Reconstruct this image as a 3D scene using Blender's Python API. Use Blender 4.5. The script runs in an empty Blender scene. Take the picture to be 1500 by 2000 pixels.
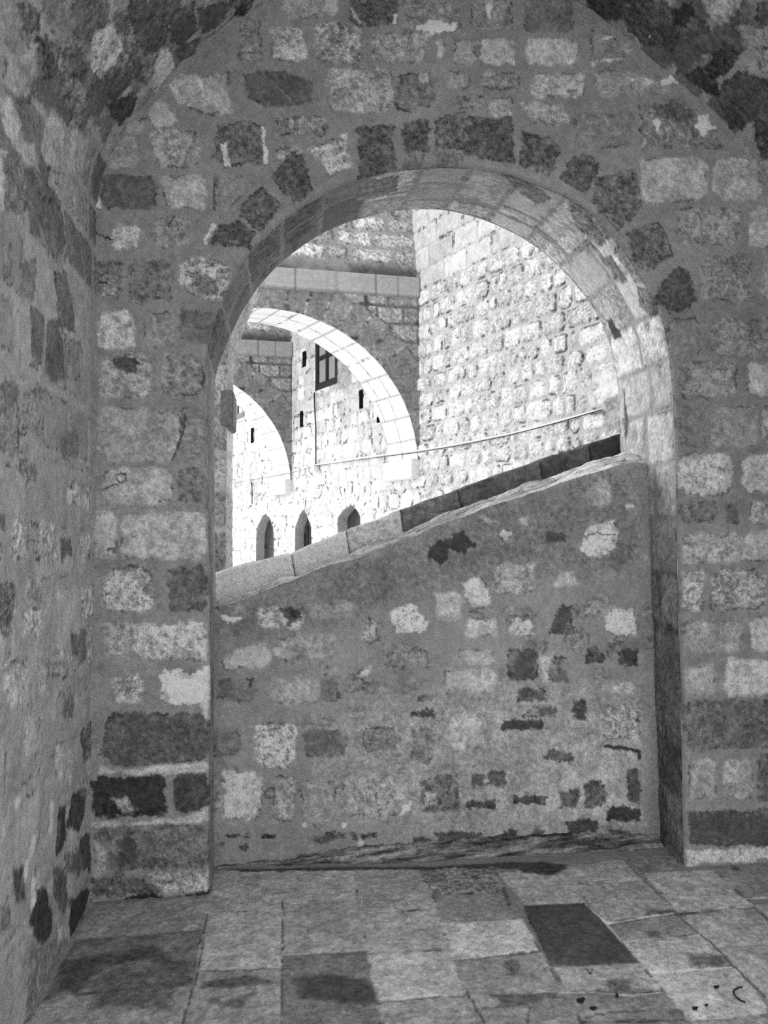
import bpy, bmesh, math, random
import numpy as np
from mathutils import Vector, Euler

random.seed(7)
RNG = np.random.default_rng(11)
SC = bpy.context.scene
COL = SC.collection

# ------------------------------------------------------------------ camera model
F = 1500.0                       # focal length in pixels of the 1500x2000 photograph
VPX, HOR = 557.0, 1055.0
TILT = math.atan((HOR - 1000.0) / F)
YAW = math.atan((750.0 - VPX) / math.hypot(F, HOR - 1000.0))
CAM = np.array([0.0, 0.0, 1.55])
RM = np.array(Euler((math.pi / 2 + TILT, 0, -YAW)).to_matrix())


def ray(u, v):
    d = np.array([(u - 750.0) / F, -(v - 1000.0) / F, -1.0])
    return RM @ d


def project(P):
    q = (P - CAM) @ RM
    return 750.0 + F * q[..., 0] / -q[..., 2], 1000.0 - F * q[..., 1] / -q[..., 2]


def hit(u, v, p0, n):
    d = ray(u, v)
    t = np.dot(np.asarray(p0, float) - CAM, n) / np.dot(d, n)
    return CAM + d * t


# ------------------------------------------------------------------ noise
def _hash(ix, iy, seed):
    h = (ix.astype(np.int64) * 374761393 + iy.astype(np.int64) * 668265263 + seed * 1442695041) & 0xFFFFFFFF
    h = ((h ^ (h >> 13)) * 1274126177) & 0xFFFFFFFF
    h = h ^ (h >> 16)
    return (h & 0xFFFFFF).astype(np.float32) / 16777215.0


def vnoise(x, y, seed=0):
    x = np.asarray(x, np.float32)
    y = np.asarray(y, np.float32)
    ix = np.floor(x)
    iy = np.floor(y)
    fx = x - ix
    fy = y - iy
    fx = fx * fx * (3 - 2 * fx)
    fy = fy * fy * (3 - 2 * fy)
    a = _hash(ix, iy, seed)
    b = _hash(ix + 1, iy, seed)
    c = _hash(ix, iy + 1, seed)
    d = _hash(ix + 1, iy + 1, seed)
    return (a + (b - a) * fx) * (1 - fy) + (c + (d - c) * fx) * fy


def fbm(x, y, seed=0, octaves=4, gain=0.55):
    s = 0.0
    amp = 1.0
    tot = 0.0
    for o in range(octaves):
        s = s + amp * vnoise(x * 2 ** o + 17.3 * o, y * 2 ** o - 9.1 * o, seed + o * 31)
        tot += amp
        amp *= gain
    return s / tot * 2 - 1


def sstep(a, b, x):
    t = np.clip((x - a) / (b - a), 0, 1)
    return t * t * (3 - 2 * t)


K_ALB = 0.50


def alb(tone, k=K_ALB):
    c = np.asarray(tone, np.float32) / 255.0
    lin = np.where(c <= 0.04045, c / 12.92, ((c + 0.055) / 1.055) ** 2.4)
    return np.clip(lin / k, 0.01, 0.88)


# ------------------------------------------------------------------ polygons
def sdf_poly(X, Y, poly):
    poly = np.asarray(poly, np.float32)
    n = len(poly)
    d = np.full(X.shape, 1e9, np.float32)
    sgn = np.ones(X.shape, np.float32)
    j = n - 1
    for i in range(n):
        ax, ay = poly[i]
        bx, by = poly[j]
        ex, ey = bx - ax, by - ay
        wx, wy = X - ax, Y - ay
        t = np.clip((wx * ex + wy * ey) / max(ex * ex + ey * ey, 1e-12), 0, 1)
        dx, dy = wx - ex * t, wy - ey * t
        d = np.minimum(d, dx * dx + dy * dy)
        c1 = Y >= ay
        c2 = Y < by
        c3 = ex * wy > ey * wx
        flip = (c1 & c2 & c3) | (~c1 & ~c2 & ~c3)
        sgn = np.where(flip, -sgn, sgn)
        j = i
    return sgn * np.sqrt(d)


def dist_line(X, Y, pts):
    d = np.full(X.shape, 1e9, np.float32)
    for (ax, ay), (bx, by) in zip(pts[:-1], pts[1:]):
        ex, ey = bx - ax, by - ay
        t = np.clip(((X - ax) * ex + (Y - ay) * ey) / max(ex * ex + ey * ey, 1e-12), 0, 1)
        d = np.minimum(d, np.hypot(X - ax - ex * t, Y - ay - ey * t))
    return d


def parse(txt):
    """One stone or mark per line.
    R x0 y0 x1 y1 tone pit [soft]      a roughly squared stone
    P tone pit soft x y x y ...        a stone of any outline
    M tone pit soft x y x y ...        a stain or smear: tone only, no relief
    L tone width x y x y ...           a crack"""
    out = []
    rnd = random.Random(5)
    for ln in txt.strip().splitlines():
        t = ln.split()
        if not t or t[0] == '#':
            continue
        v = [float(q) for q in t[1:]]
        if t[0] == 'R':
            x0, y0, x1, y1, tone, pit = v[:6]
            soft = v[6] if len(v) > 6 else 0.006
            w, h = x1 - x0, y1 - y0
            c = 0.16 * min(w, h)
            jx = lambda: rnd.uniform(-0.03, 0.03) * w
            jy = lambda: rnd.uniform(-0.04, 0.04) * h
            k = [c * rnd.uniform(0.3, 1.5) for _ in range(4)]
            poly = [(x0 + k[0], y0 + jy()), (x1 - k[1], y0 + jy()), (x1 + jx(), y0 + k[1]), (x1 + jx(), y1 - k[2]),
                    (x1 - k[2], y1 + jy()), (x0 + k[3], y1 + jy()), (x0 + jx(), y1 - k[3]), (x0 + jx(), y0 + k[0])]
            out.append(('S', poly, tone, pit, soft))
        elif t[0] in 'PM':
            pts = list(zip(v[3::2], v[4::2]))
            out.append(('S' if t[0] == 'P' else 'M', pts, v[0], v[1], v[2]))
        elif t[0] == 'L':
            out.append(('L', list(zip(v[2::2], v[3::2])), v[0], 0, v[1]))
    return out


# ------------------------------------------------------------------ masonry surface on a grid
class Surf:
    def __init__(self, U1, V1, to3d, base, seed, warp=0.010, mott=0.10, und=0.004, aspect=(1, 1), rag=1.0, k=0.36, crack=0.42, cw=1.0):
        self.crack = crack
        self.cw = cw
        self.k = k
        self.U1, self.V1 = np.asarray(U1, np.float32), np.asarray(V1, np.float32)
        self.U, self.V = np.meshgrid(self.U1, self.V1)
        self.to3d = to3d
        self.seed = seed
        U, V = self.U * aspect[0], self.V * aspect[1]
        self.aU, self.aV = U, V
        self.T = (base * (1 + mott * fbm(U * 3.1, V * 3.1, seed, 4) + 0.07 * fbm(U * 25, V * 25, seed + 3, 3))).astype(np.float32)
        self.H = (und * fbm(U * 7, V * 7, seed + 5, 4) + 0.0012 * fbm(U * 60, V * 60, seed + 8, 2)).astype(np.float32)
        self.Pt = np.full(U.shape, 0.25, np.float32)
        self.Wu = self.U + (warp * fbm(U * 11, V * 11, seed + 21, 3) + warp * 0.5 * fbm(U * 55, V * 55, seed + 22, 3)) / aspect[0]
        self.Wv = self.V + (warp * fbm(U * 11, V * 11, seed + 41, 3) + warp * 0.5 * fbm(U * 55, V * 55, seed + 42, 3)) / aspect[1]
        self.n1 = fbm(U * 14, V * 14, seed + 61, 4, 0.6)
        self.n2 = fbm(U * 60, V * 60, seed + 62, 3, 0.7)
        self.n3 = fbm(U * 150, V * 150, seed + 63, 2, 0.8)
        self.n4 = fbm(U * 24, V * 24, seed + 64, 3, 0.6)
        self.n5 = fbm(U * 9, V * 9, seed + 65, 4, 0.6)
        self.rag = rag
        self.P = to3d(self.U, self.V, np.zeros_like(self.U))
        self.px = None

    def px2uv(self, u, v, sub=2):
        if self.px is None:
            a, b = project(self.P[::sub, ::sub].astype(np.float64))
            self.px = (a, b)
            self.pxu, self.pxv = self.U[::sub, ::sub], self.V[::sub, ::sub]
        k = np.argmin((self.px[0] - u) ** 2 + (self.px[1] - v) ** 2)
        return float(self.pxu.flat[k]), float(self.pxv.flat[k])

    def _win(self, poly, m):
        pu = [p[0] for p in poly]
        pv = [p[1] for p in poly]
        i0, i1 = np.searchsorted(self.V1, [min(pv) - m, max(pv) + m])
        j0, j1 = np.searchsorted(self.U1, [min(pu) - m, max(pu) + m])
        return slice(max(i0 - 1, 0), i1 + 1), slice(max(j0 - 1, 0), j1 + 1)

    def stone(self, kind, poly, tone, pit, soft, h=None, warp=True):
        m = 0.05 + soft * 2
        w = self._win(poly, m)
        if self.U[w].size == 0:
            return
        X, Y = (self.Wu[w], self.Wv[w]) if warp else (self.U[w], self.V[w])
        if kind == 'L':
            d = dist_line(X, Y, poly)
            k = 1 - sstep(soft * 0.4, soft, d)
            self.T[w] = self.T[w] * (1 - k) + tone * k
            self.H[w] -= 0.006 * k
            return
        n1, n2, n3 = self.n1[w], self.n2[w], self.n3[w]
        sd = sdf_poly(X, Y, poly)
        rag = self.rag * min(1.0, 0.25 + (max(p[0] for p in poly) - min(p[0] for p in poly)) / 0.12)
        sd = sd + rag * (0.012 * self.n4[w] + 0.012 * n2 + 0.006 * n3) + rag * 0.003
        k = 1 - sstep(-soft, soft, sd)
        if kind == 'S':
            # mortar smeared over part of the stone
            k = k * (1 - 0.6 * rag * sstep(0.22, 0.5, self.n5[w] + 0.25 * n2) * sstep(-0.05, -0.01, sd))
        amp = 0.14 + 0.06 * pit
        tt = tone * (1 + amp * n1 + (0.07 + 0.13 * pit) * n2 + 0.10 * pit * n3)
        if pit >= 2:
            hole = sstep(0.30, 0.55, n2 * 0.7 + n3 * 0.45 + 0.15 * n1)
            tt = tt * (1 - 0.42 * (pit - 1) / 2 * hole)
        self.T[w] = self.T[w] * (1 - k) + tt * k
        if kind == 'S' and self.crack > 0:
            ck = (1 - sstep(0.0015 * self.cw, 0.0065 * self.cw, np.abs(sd + 0.002))) * sstep(0.05, 0.35, self.n5[w] * 0.7 + self.n4[w] * 0.6)
            self.T[w] *= 1 - self.crack * ck
            self.H[w] -= 0.003 * ck
        self.Pt[w] = self.Pt[w] * (1 - k) + (0.35 + 0.35 * pit) * k
        if kind == 'S':
            hh = 0.004 if h is None else h
            edge = 1 - sstep(-0.03, 0.0, sd)
            st = hh * (0.4 + 0.6 * edge) + (0.003 + 0.0022 * pit) * n1 + 0.0016 * pit * n2
            self.H[w] = self.H[w] * (1 - k) + st * k

    def apply(self, txt, conv=None):
        conv = conv or self.px2uv
        for kind, poly, tone, pit, soft in parse(txt):
            pts = [conv(*p) for p in poly]
            self.stone(kind, pts, tone, pit, soft)

    def mesh(self, name, mat, keep=None, pos=None, parent=None, flip=False):
        P = self.to3d(self.U, self.V, self.H) if pos is None else pos
        return grid_object(name, P, mat, self.T, self.Pt, keep, parent, flip, self.k)


def grid_object(name, P, mat, T=None, Pt=None, keep=None, parent=None, flip=False, k=0.42):
    nv, nu = P.shape[:2]
    idx = np.arange(nv * nu).reshape(nv, nu)
    q = np.stack([idx[:-1, :-1], idx[:-1, 1:], idx[1:, 1:], idx[1:, :-1]], -1).reshape(-1, 4)
    if keep is not None:
        q = q[keep.reshape(-1)]
    if flip:
        q = q[:, ::-1]
    used = np.zeros(nv * nu, bool)
    used[q.ravel()] = True
    remap = np.cumsum(used) - 1
    q = remap[q]
    co = P.reshape(-1, 3)[used]
    me = bpy.data.meshes.new(name)
    me.vertices.add(len(co))
    me.vertices.foreach_set('co', co.astype(np.float32).ravel())
    me.loops.add(q.size)
    me.loops.foreach_set('vertex_index', q.astype(np.int32).ravel())
    me.polygons.add(len(q))
    me.polygons.foreach_set('loop_start', np.arange(0, q.size, 4, dtype=np.int32))
    me.polygons.foreach_set('loop_total', np.full(len(q), 4, np.int32))
    me.polygons.foreach_set('use_smooth', np.ones(len(q), bool))
    me.update(calc_edges=True)
    if T is not None:
        a = me.attributes.new('stone_albedo', 'FLOAT', 'POINT')
        a.data.foreach_set('value', alb(np.asarray(T).reshape(-1)[used], k).astype(np.float32))
        a = me.attributes.new('stone_pits', 'FLOAT', 'POINT')
        a.data.foreach_set('value', np.asarray(Pt, np.float32).reshape(-1)[used])
    me.materials.append(mat)
    me.validate()
    o = bpy.data.objects.new(name, me)
    COL.objects.link(o)
    if parent:
        o.parent = parent
    return o


def mesh_object(name, verts, faces, mat, parent=None, smooth=False, tone=None, pit=0.4, bevel=0.0):
    bm = bmesh.new()
    vs = [bm.verts.new(tuple(map(float, v))) for v in verts]
    for f in faces:
        try:
            bm.faces.new([vs[i] for i in f])
        except ValueError:
            pass
    bmesh.ops.recalc_face_normals(bm, faces=bm.faces)
    if bevel:
        bmesh.ops.bevel(bm, geom=list(bm.edges), offset=bevel, segments=2, affect='EDGES')
    me = bpy.data.meshes.new(name)
    bm.to_mesh(me)
    bm.free()
    if tone is not None:
        a = me.attributes.new('stone_albedo', 'FLOAT', 'POINT')
        a.data.foreach_set('value', np.full(len(me.vertices), float(alb(tone)), np.float32))
        a = me.attributes.new('stone_pits', 'FLOAT', 'POINT')
        a.data.foreach_set('value', np.full(len(me.vertices), pit, np.float32))
    for p in me.polygons:
        p.use_smooth = smooth
    me.materials.append(mat)
    o = bpy.data.objects.new(name, me)
    COL.objects.link(o)
    if parent:
        o.parent = parent
    return o


def box_frame(name, o, ax, ay, az, mat, parent=None, bevel=0.0, tone=None, pit=0.4):
    """box from corner o along three edge vectors"""
    o, ax, ay, az = (np.asarray(q, float) for q in (o, ax, ay, az))
    v = [o + ax * i + ay * j + az * k for k in (0, 1) for j in (0, 1) for i in (0, 1)]
    f = [(0, 1, 3, 2), (4, 5, 7, 6), (0, 1, 5, 4), (2, 3, 7, 6), (0, 2, 6, 4), (1, 3, 7, 5)]
    return mesh_object(name, v, f, mat, parent, bevel=bevel, tone=tone, pit=pit)


def tube(name, pts, r, mat, parent=None, sides=8):
    pts = [Vector(p) for p in pts]
    verts, faces = [], []
    for i, p in enumerate(pts):
        a = pts[max(i - 1, 0)]
        b = pts[min(i + 1, len(pts) - 1)]
        t = (b - a).normalized()
        up = Vector((0, 0, 1)) if abs(t.z) < 0.9 else Vector((1, 0, 0))
        s = t.cross(up).normalized()
        w = s.cross(t)
        for k in range(sides):
            an = 2 * math.pi * k / sides
            verts.append(p + s * (r * math.cos(an)) + w * (r * math.sin(an)))
    n = len(pts)
    for i in range(n - 1):
        for k in range(sides):
            a, b = i * sides + k, i * sides + (k + 1) % sides
            faces.append((a, b, b + sides, a + sides))
    faces.append(tuple(range(sides)))
    faces.append(tuple(range((n - 1) * sides, n * sides)))
    return mesh_object(name, verts, faces, mat, parent, smooth=True)


def empty(name, loc=(0, 0, 0)):
    o = bpy.data.objects.new(name, None)
    o.empty_display_size = 0.1
    COL.objects.link(o)
    o.location = loc
    return o


def tag(o, label, cat=None, group=None, kind=None):
    o['label'] = label
    if cat:
        o['category'] = cat
    if group:
        o['group'] = group
    if kind:
        o['kind'] = kind
    return o


def adopt(child, parent):
    """parent an object built in world coordinates to an Empty that stands somewhere"""
    child.parent = parent
    child.matrix_parent_inverse.identity()
    me = child.data
    me.transform(__import__('mathutils').Matrix.Translation(-Vector(parent.location)))


def resample(pts, n):
    pts = np.asarray(pts, float)
    d = np.r_[0, np.cumsum(np.linalg.norm(np.diff(pts, axis=0), axis=1))]
    t = np.linspace(0, d[-1], n)
    return np.stack([np.interp(t, d, pts[:, k]) for k in range(pts.shape[1])], 1), d[-1]


def smooth_curve(pts, it=2):
    """Chaikin corner cutting, ends kept"""
    p = np.asarray(pts, float)
    for _ in range(it):
        q = [p[0]]
        for a, b in zip(p[:-1], p[1:]):
            q += [a * 0.75 + b * 0.25, a * 0.25 + b * 0.75]
        q.append(p[-1])
        p = np.array(q)
    return p


# ------------------------------------------------------------------ materials
def stone_material(name, grain=0.30, pit_scale=95.0, bump=0.5, fine=420.0, stretch=(1, 1, 1)):
    m = bpy.data.materials.new(name)
    m.use_nodes = True
    nt = m.node_tree
    nd, ln = nt.nodes, nt.links
    nd.clear()
    out = nd.new('ShaderNodeOutputMaterial')
    bs = nd.new('ShaderNodeBsdfPrincipled')
    bs.inputs['Roughness'].default_value = 0.93
    bs.inputs['Specular IOR Level'].default_value = 0.15
    ln.new(bs.outputs[0], out.inputs[0])
    tc = nd.new('ShaderNodeTexCoord')
    mp = nd.new('ShaderNodeMapping')
    mp.inputs['Scale'].default_value = stretch
    ln.new(tc.outputs['Object'], mp.inputs[0])

    def noise(scale, detail, rough=0.6):
        n = nd.new('ShaderNodeTexNoise')
        n.inputs['Scale'].default_value = scale
        n.inputs['Detail'].default_value = detail
        n.inputs['Roughness'].default_value = rough
        ln.new(mp.outputs[0], n.inputs['Vector'])
        return n.outputs['Fac']

    def math_(op, a, b=None, c=None):
        n = nd.new('ShaderNodeMath')
        n.operation = op
        for i, q in enumerate((a, b, c)):
            if q is None:
                continue
            if isinstance(q, (int, float)):
                n.inputs[i].default_value = q
            else:
                ln.new(q, n.inputs[i])
        return n.outputs[0]

    aa = nd.new('ShaderNodeAttribute')
    aa.attribute_name = 'stone_albedo'
    pp = nd.new('ShaderNodeAttribute')
    pp.attribute_name = 'stone_pits'
    A, Pp = aa.outputs['Fac'], pp.outputs['Fac']
    ng = noise(fine, 2, 0.7)
    nm = noise(38, 7, 0.72)
    npit = noise(pit_scale, 4, 0.72)
    g = math_('MAXIMUM', math_('MULTIPLY_ADD', ng, 2 * grain, 1 - grain), 0.2)          # grain of the stone
    amp = math_('MULTIPLY_ADD', Pp, 1.75, 0.55)
    mm = math_('MAXIMUM', math_('MULTIPLY_ADD', math_('SUBTRACT', nm, 0.5), amp, 1.0), 0.22)
    pr = nd.new('ShaderNodeMapRange')
    pr.interpolation_type = 'SMOOTHSTEP'
    pr.inputs['From Min'].default_value = 0.30
    pr.inputs['From Max'].default_value = 0.45
    ln.new(npit, pr.inputs['Value'])
    hole = math_('SUBTRACT', 1.0, pr.outputs[0])
    dark = math_('SUBTRACT', 1.0, math_('MULTIPLY', math_('MULTIPLY', hole, Pp), 0.50))
    col = math_('MULTIPLY', math_('MULTIPLY', math_('MULTIPLY', A, g), mm), dark)
    col = math_('MINIMUM', col, 0.92)
    cc = nd.new('ShaderNodeCombineColor')
    for i in range(3):
        ln.new(col, cc.inputs[i])
    ln.new(cc.outputs[0], bs.inputs['Base Color'])
    bp = nd.new('ShaderNodeBump')
    bp.inputs['Strength'].default_value = bump
    bp.inputs['Distance'].default_value = 0.010
    hsum = math_('ADD', math_('MULTIPLY', nm, 1.3), math_('MULTIPLY', math_('MULTIPLY', npit, Pp), 1.2))
    ln.new(hsum, bp.inputs['Height'])
    ln.new(bp.outputs[0], bs.inputs['Normal'])
    return m


def plain_material(name, g, rough=0.8, noise_amt=0.25, scale=30.0, stretch=(1, 1, 1), metallic=0.0):
    m = bpy.data.materials.new(name)
    m.use_nodes = True
    nt = m.node_tree
    bs = nt.nodes['Principled BSDF']
    bs.inputs['Roughness'].default_value = rough
    bs.inputs['Metallic'].default_value = metallic
    bs.inputs['Specular IOR Level'].default_value = 0.25
    tc = nt.nodes.new('ShaderNodeTexCoord')
    mp = nt.nodes.new('ShaderNodeMapping')
    mp.inputs['Scale'].default_value = stretch
    nz = nt.nodes.new('ShaderNodeTexNoise')
    nz.inputs['Scale'].default_value = scale
    nz.inputs['Detail'].default_value = 5
    rp = nt.nodes.new('ShaderNodeValToRGB')
    a, b = g * (1 - noise_amt), min(g * (1 + noise_amt), 0.95)
    rp.color_ramp.elements[0].position = 0.3
    rp.color_ramp.elements[1].position = 0.7
    rp.color_ramp.elements[0].color = (a, a, a, 1)
    rp.color_ramp.elements[1].color = (b, b, b, 1)
    nt.links.new(tc.outputs['Object'], mp.inputs[0])
    nt.links.new(mp.outputs[0], nz.inputs['Vector'])
    nt.links.new(nz.outputs['Fac'], rp.inputs[0])
    nt.links.new(rp.outputs[0], bs.inputs['Base Color'])
    return m


M_STONE = stone_material('old_limestone_masonry', grain=1.3)
M_FLOOR = stone_material('worn_flagstone', grain=1.1, pit_scale=70, bump=0.35)
M_OUT = stone_material('sunlit_limestone', grain=0.35, pit_scale=40, bump=0.6, fine=160.0)
M_WOOD = plain_material('dark_painted_wood', 0.02, 0.6, 0.4, 12, (1, 1, 8))
M_DOOR = plain_material('weathered_door_planks', 0.05, 0.7, 0.4, 14, (6, 6, 1))
M_GLASS = plain_material('dusty_window_glass', 0.33, 0.25, 0.12, 4)
M_IRON_SLIT = plain_material('rusted_iron_and_slit_shade', 0.03, 0.6, 0.5, 60)
M_CABLE = plain_material('white_cable_sheath', 0.85, 0.5, 0.05)
M_DARKCABLE = plain_material('black_cable_sheath', 0.02, 0.5, 0.1)
M_LEAF = plain_material('dry_dark_leaf', 0.02, 0.8, 0.4, 200)
M_SILT = stone_material('damp_silt', grain=1.2, pit_scale=60, bump=0.9)

# ------------------------------------------------------------------ main planes
YV = np.array([0.0, 1.0, 0.0])
pt = hit(410, 1748, (0, 0, 0), (0, 0, 1))
D = float(pt[1])                                   # front wall plane
pF = (0, D, 0)
TH = 0.60                                          # thickness of the arched wall
DI = D + 0.30                                      # face of the blocking wall inside the arch


def fxz(u, v, y=None):
    p = hit(u, v, (0, D if y is None else y, 0), YV)
    return float(p[0]), float(p[2])


FRONT_CURVE = [(408, 1748), (411, 1300), (405, 1000), (400, 760), (402, 690), (411, 640), (428, 595), (462, 520),
               (510, 462), (565, 415), (620, 382), (700, 345), (790, 326), (880, 321), (985, 331), (1050, 357), (1100, 376),
               (1146, 400), (1200, 458), (1250, 528), (1295, 608), (1312, 690), (1320, 790), (1324, 900), (1328, 1100),
               (1336, 1400), (1340, 1694)]
BACK_CURVE = [(424, 1728), (422, 1300), (419, 1000), (418, 790), (419, 735), (436, 690), (456, 640), (485, 584), (542, 516), (627, 454),
              (712, 422), (797, 407), (870, 409), (938, 426), (1001, 453), (1057, 487), (1114, 542), (1159, 600), (1188, 657),
              (1204, 724), (1210, 777), (1211, 896), (1222, 1100), (1236, 1400), (1252, 1640)]
fc = smooth_curve([fxz(*p) for p in FRONT_CURVE], 2)
fc[0][1] = fc[-1][1] = -0.03
fc, _ = resample(fc, 700)
bc = [fxz(u, v, D + TH) for u, v in BACK_CURVE]
bc[0] = (bc[0][0], -0.03)
bc[-1] = (bc[-1][0], -0.03)
bc = smooth_curve(bc, 2)
bc, _ = resample(bc, 700)

# passage profile (left wall, barrel vault, right wall) on the plane of the front wall
PROF = [(175, 1772), (180, 1300), (186, 1000), (188, 700), (186, 500), (186, 395), (199, 337), (238, 262), (299, 180), (385, 98),
        (505, 8), (640, -48), (825, -72), (1000, -52), (1140, 2), (1300, 134), (1420, 240), (1500, 345), (1545, 450),
        (1556, 600), (1556, 1000), (1556, 1690)]
pf = [fxz(*p) for p in PROF]
pf[0] = (pf[0][0], -0.02)
pf[-1] = (pf[-1][0], -0.02)
XL, XR = pf[1][0], pf[-2][0]
pf = smooth_curve(pf, 3)
pf, LPROF = resample(pf, 1400)
SPROF = np.linspace(0, LPROF, 1400)
tx = np.gradient(pf[:, 0], SPROF)
tz = np.gradient(pf[:, 1], SPROF)
NPX, NPZ = tz / np.hypot(tx, tz), -tx / np.hypot(tx, tz)      # inward normal
S_L = float(np.interp(2.55, pf[:250, 1], SPROF[:250]))
iR = len(pf) - 1 - int(np.argmax(pf[::-1, 1] > 2.55))
S_R = float(SPROF[iR])

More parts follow.
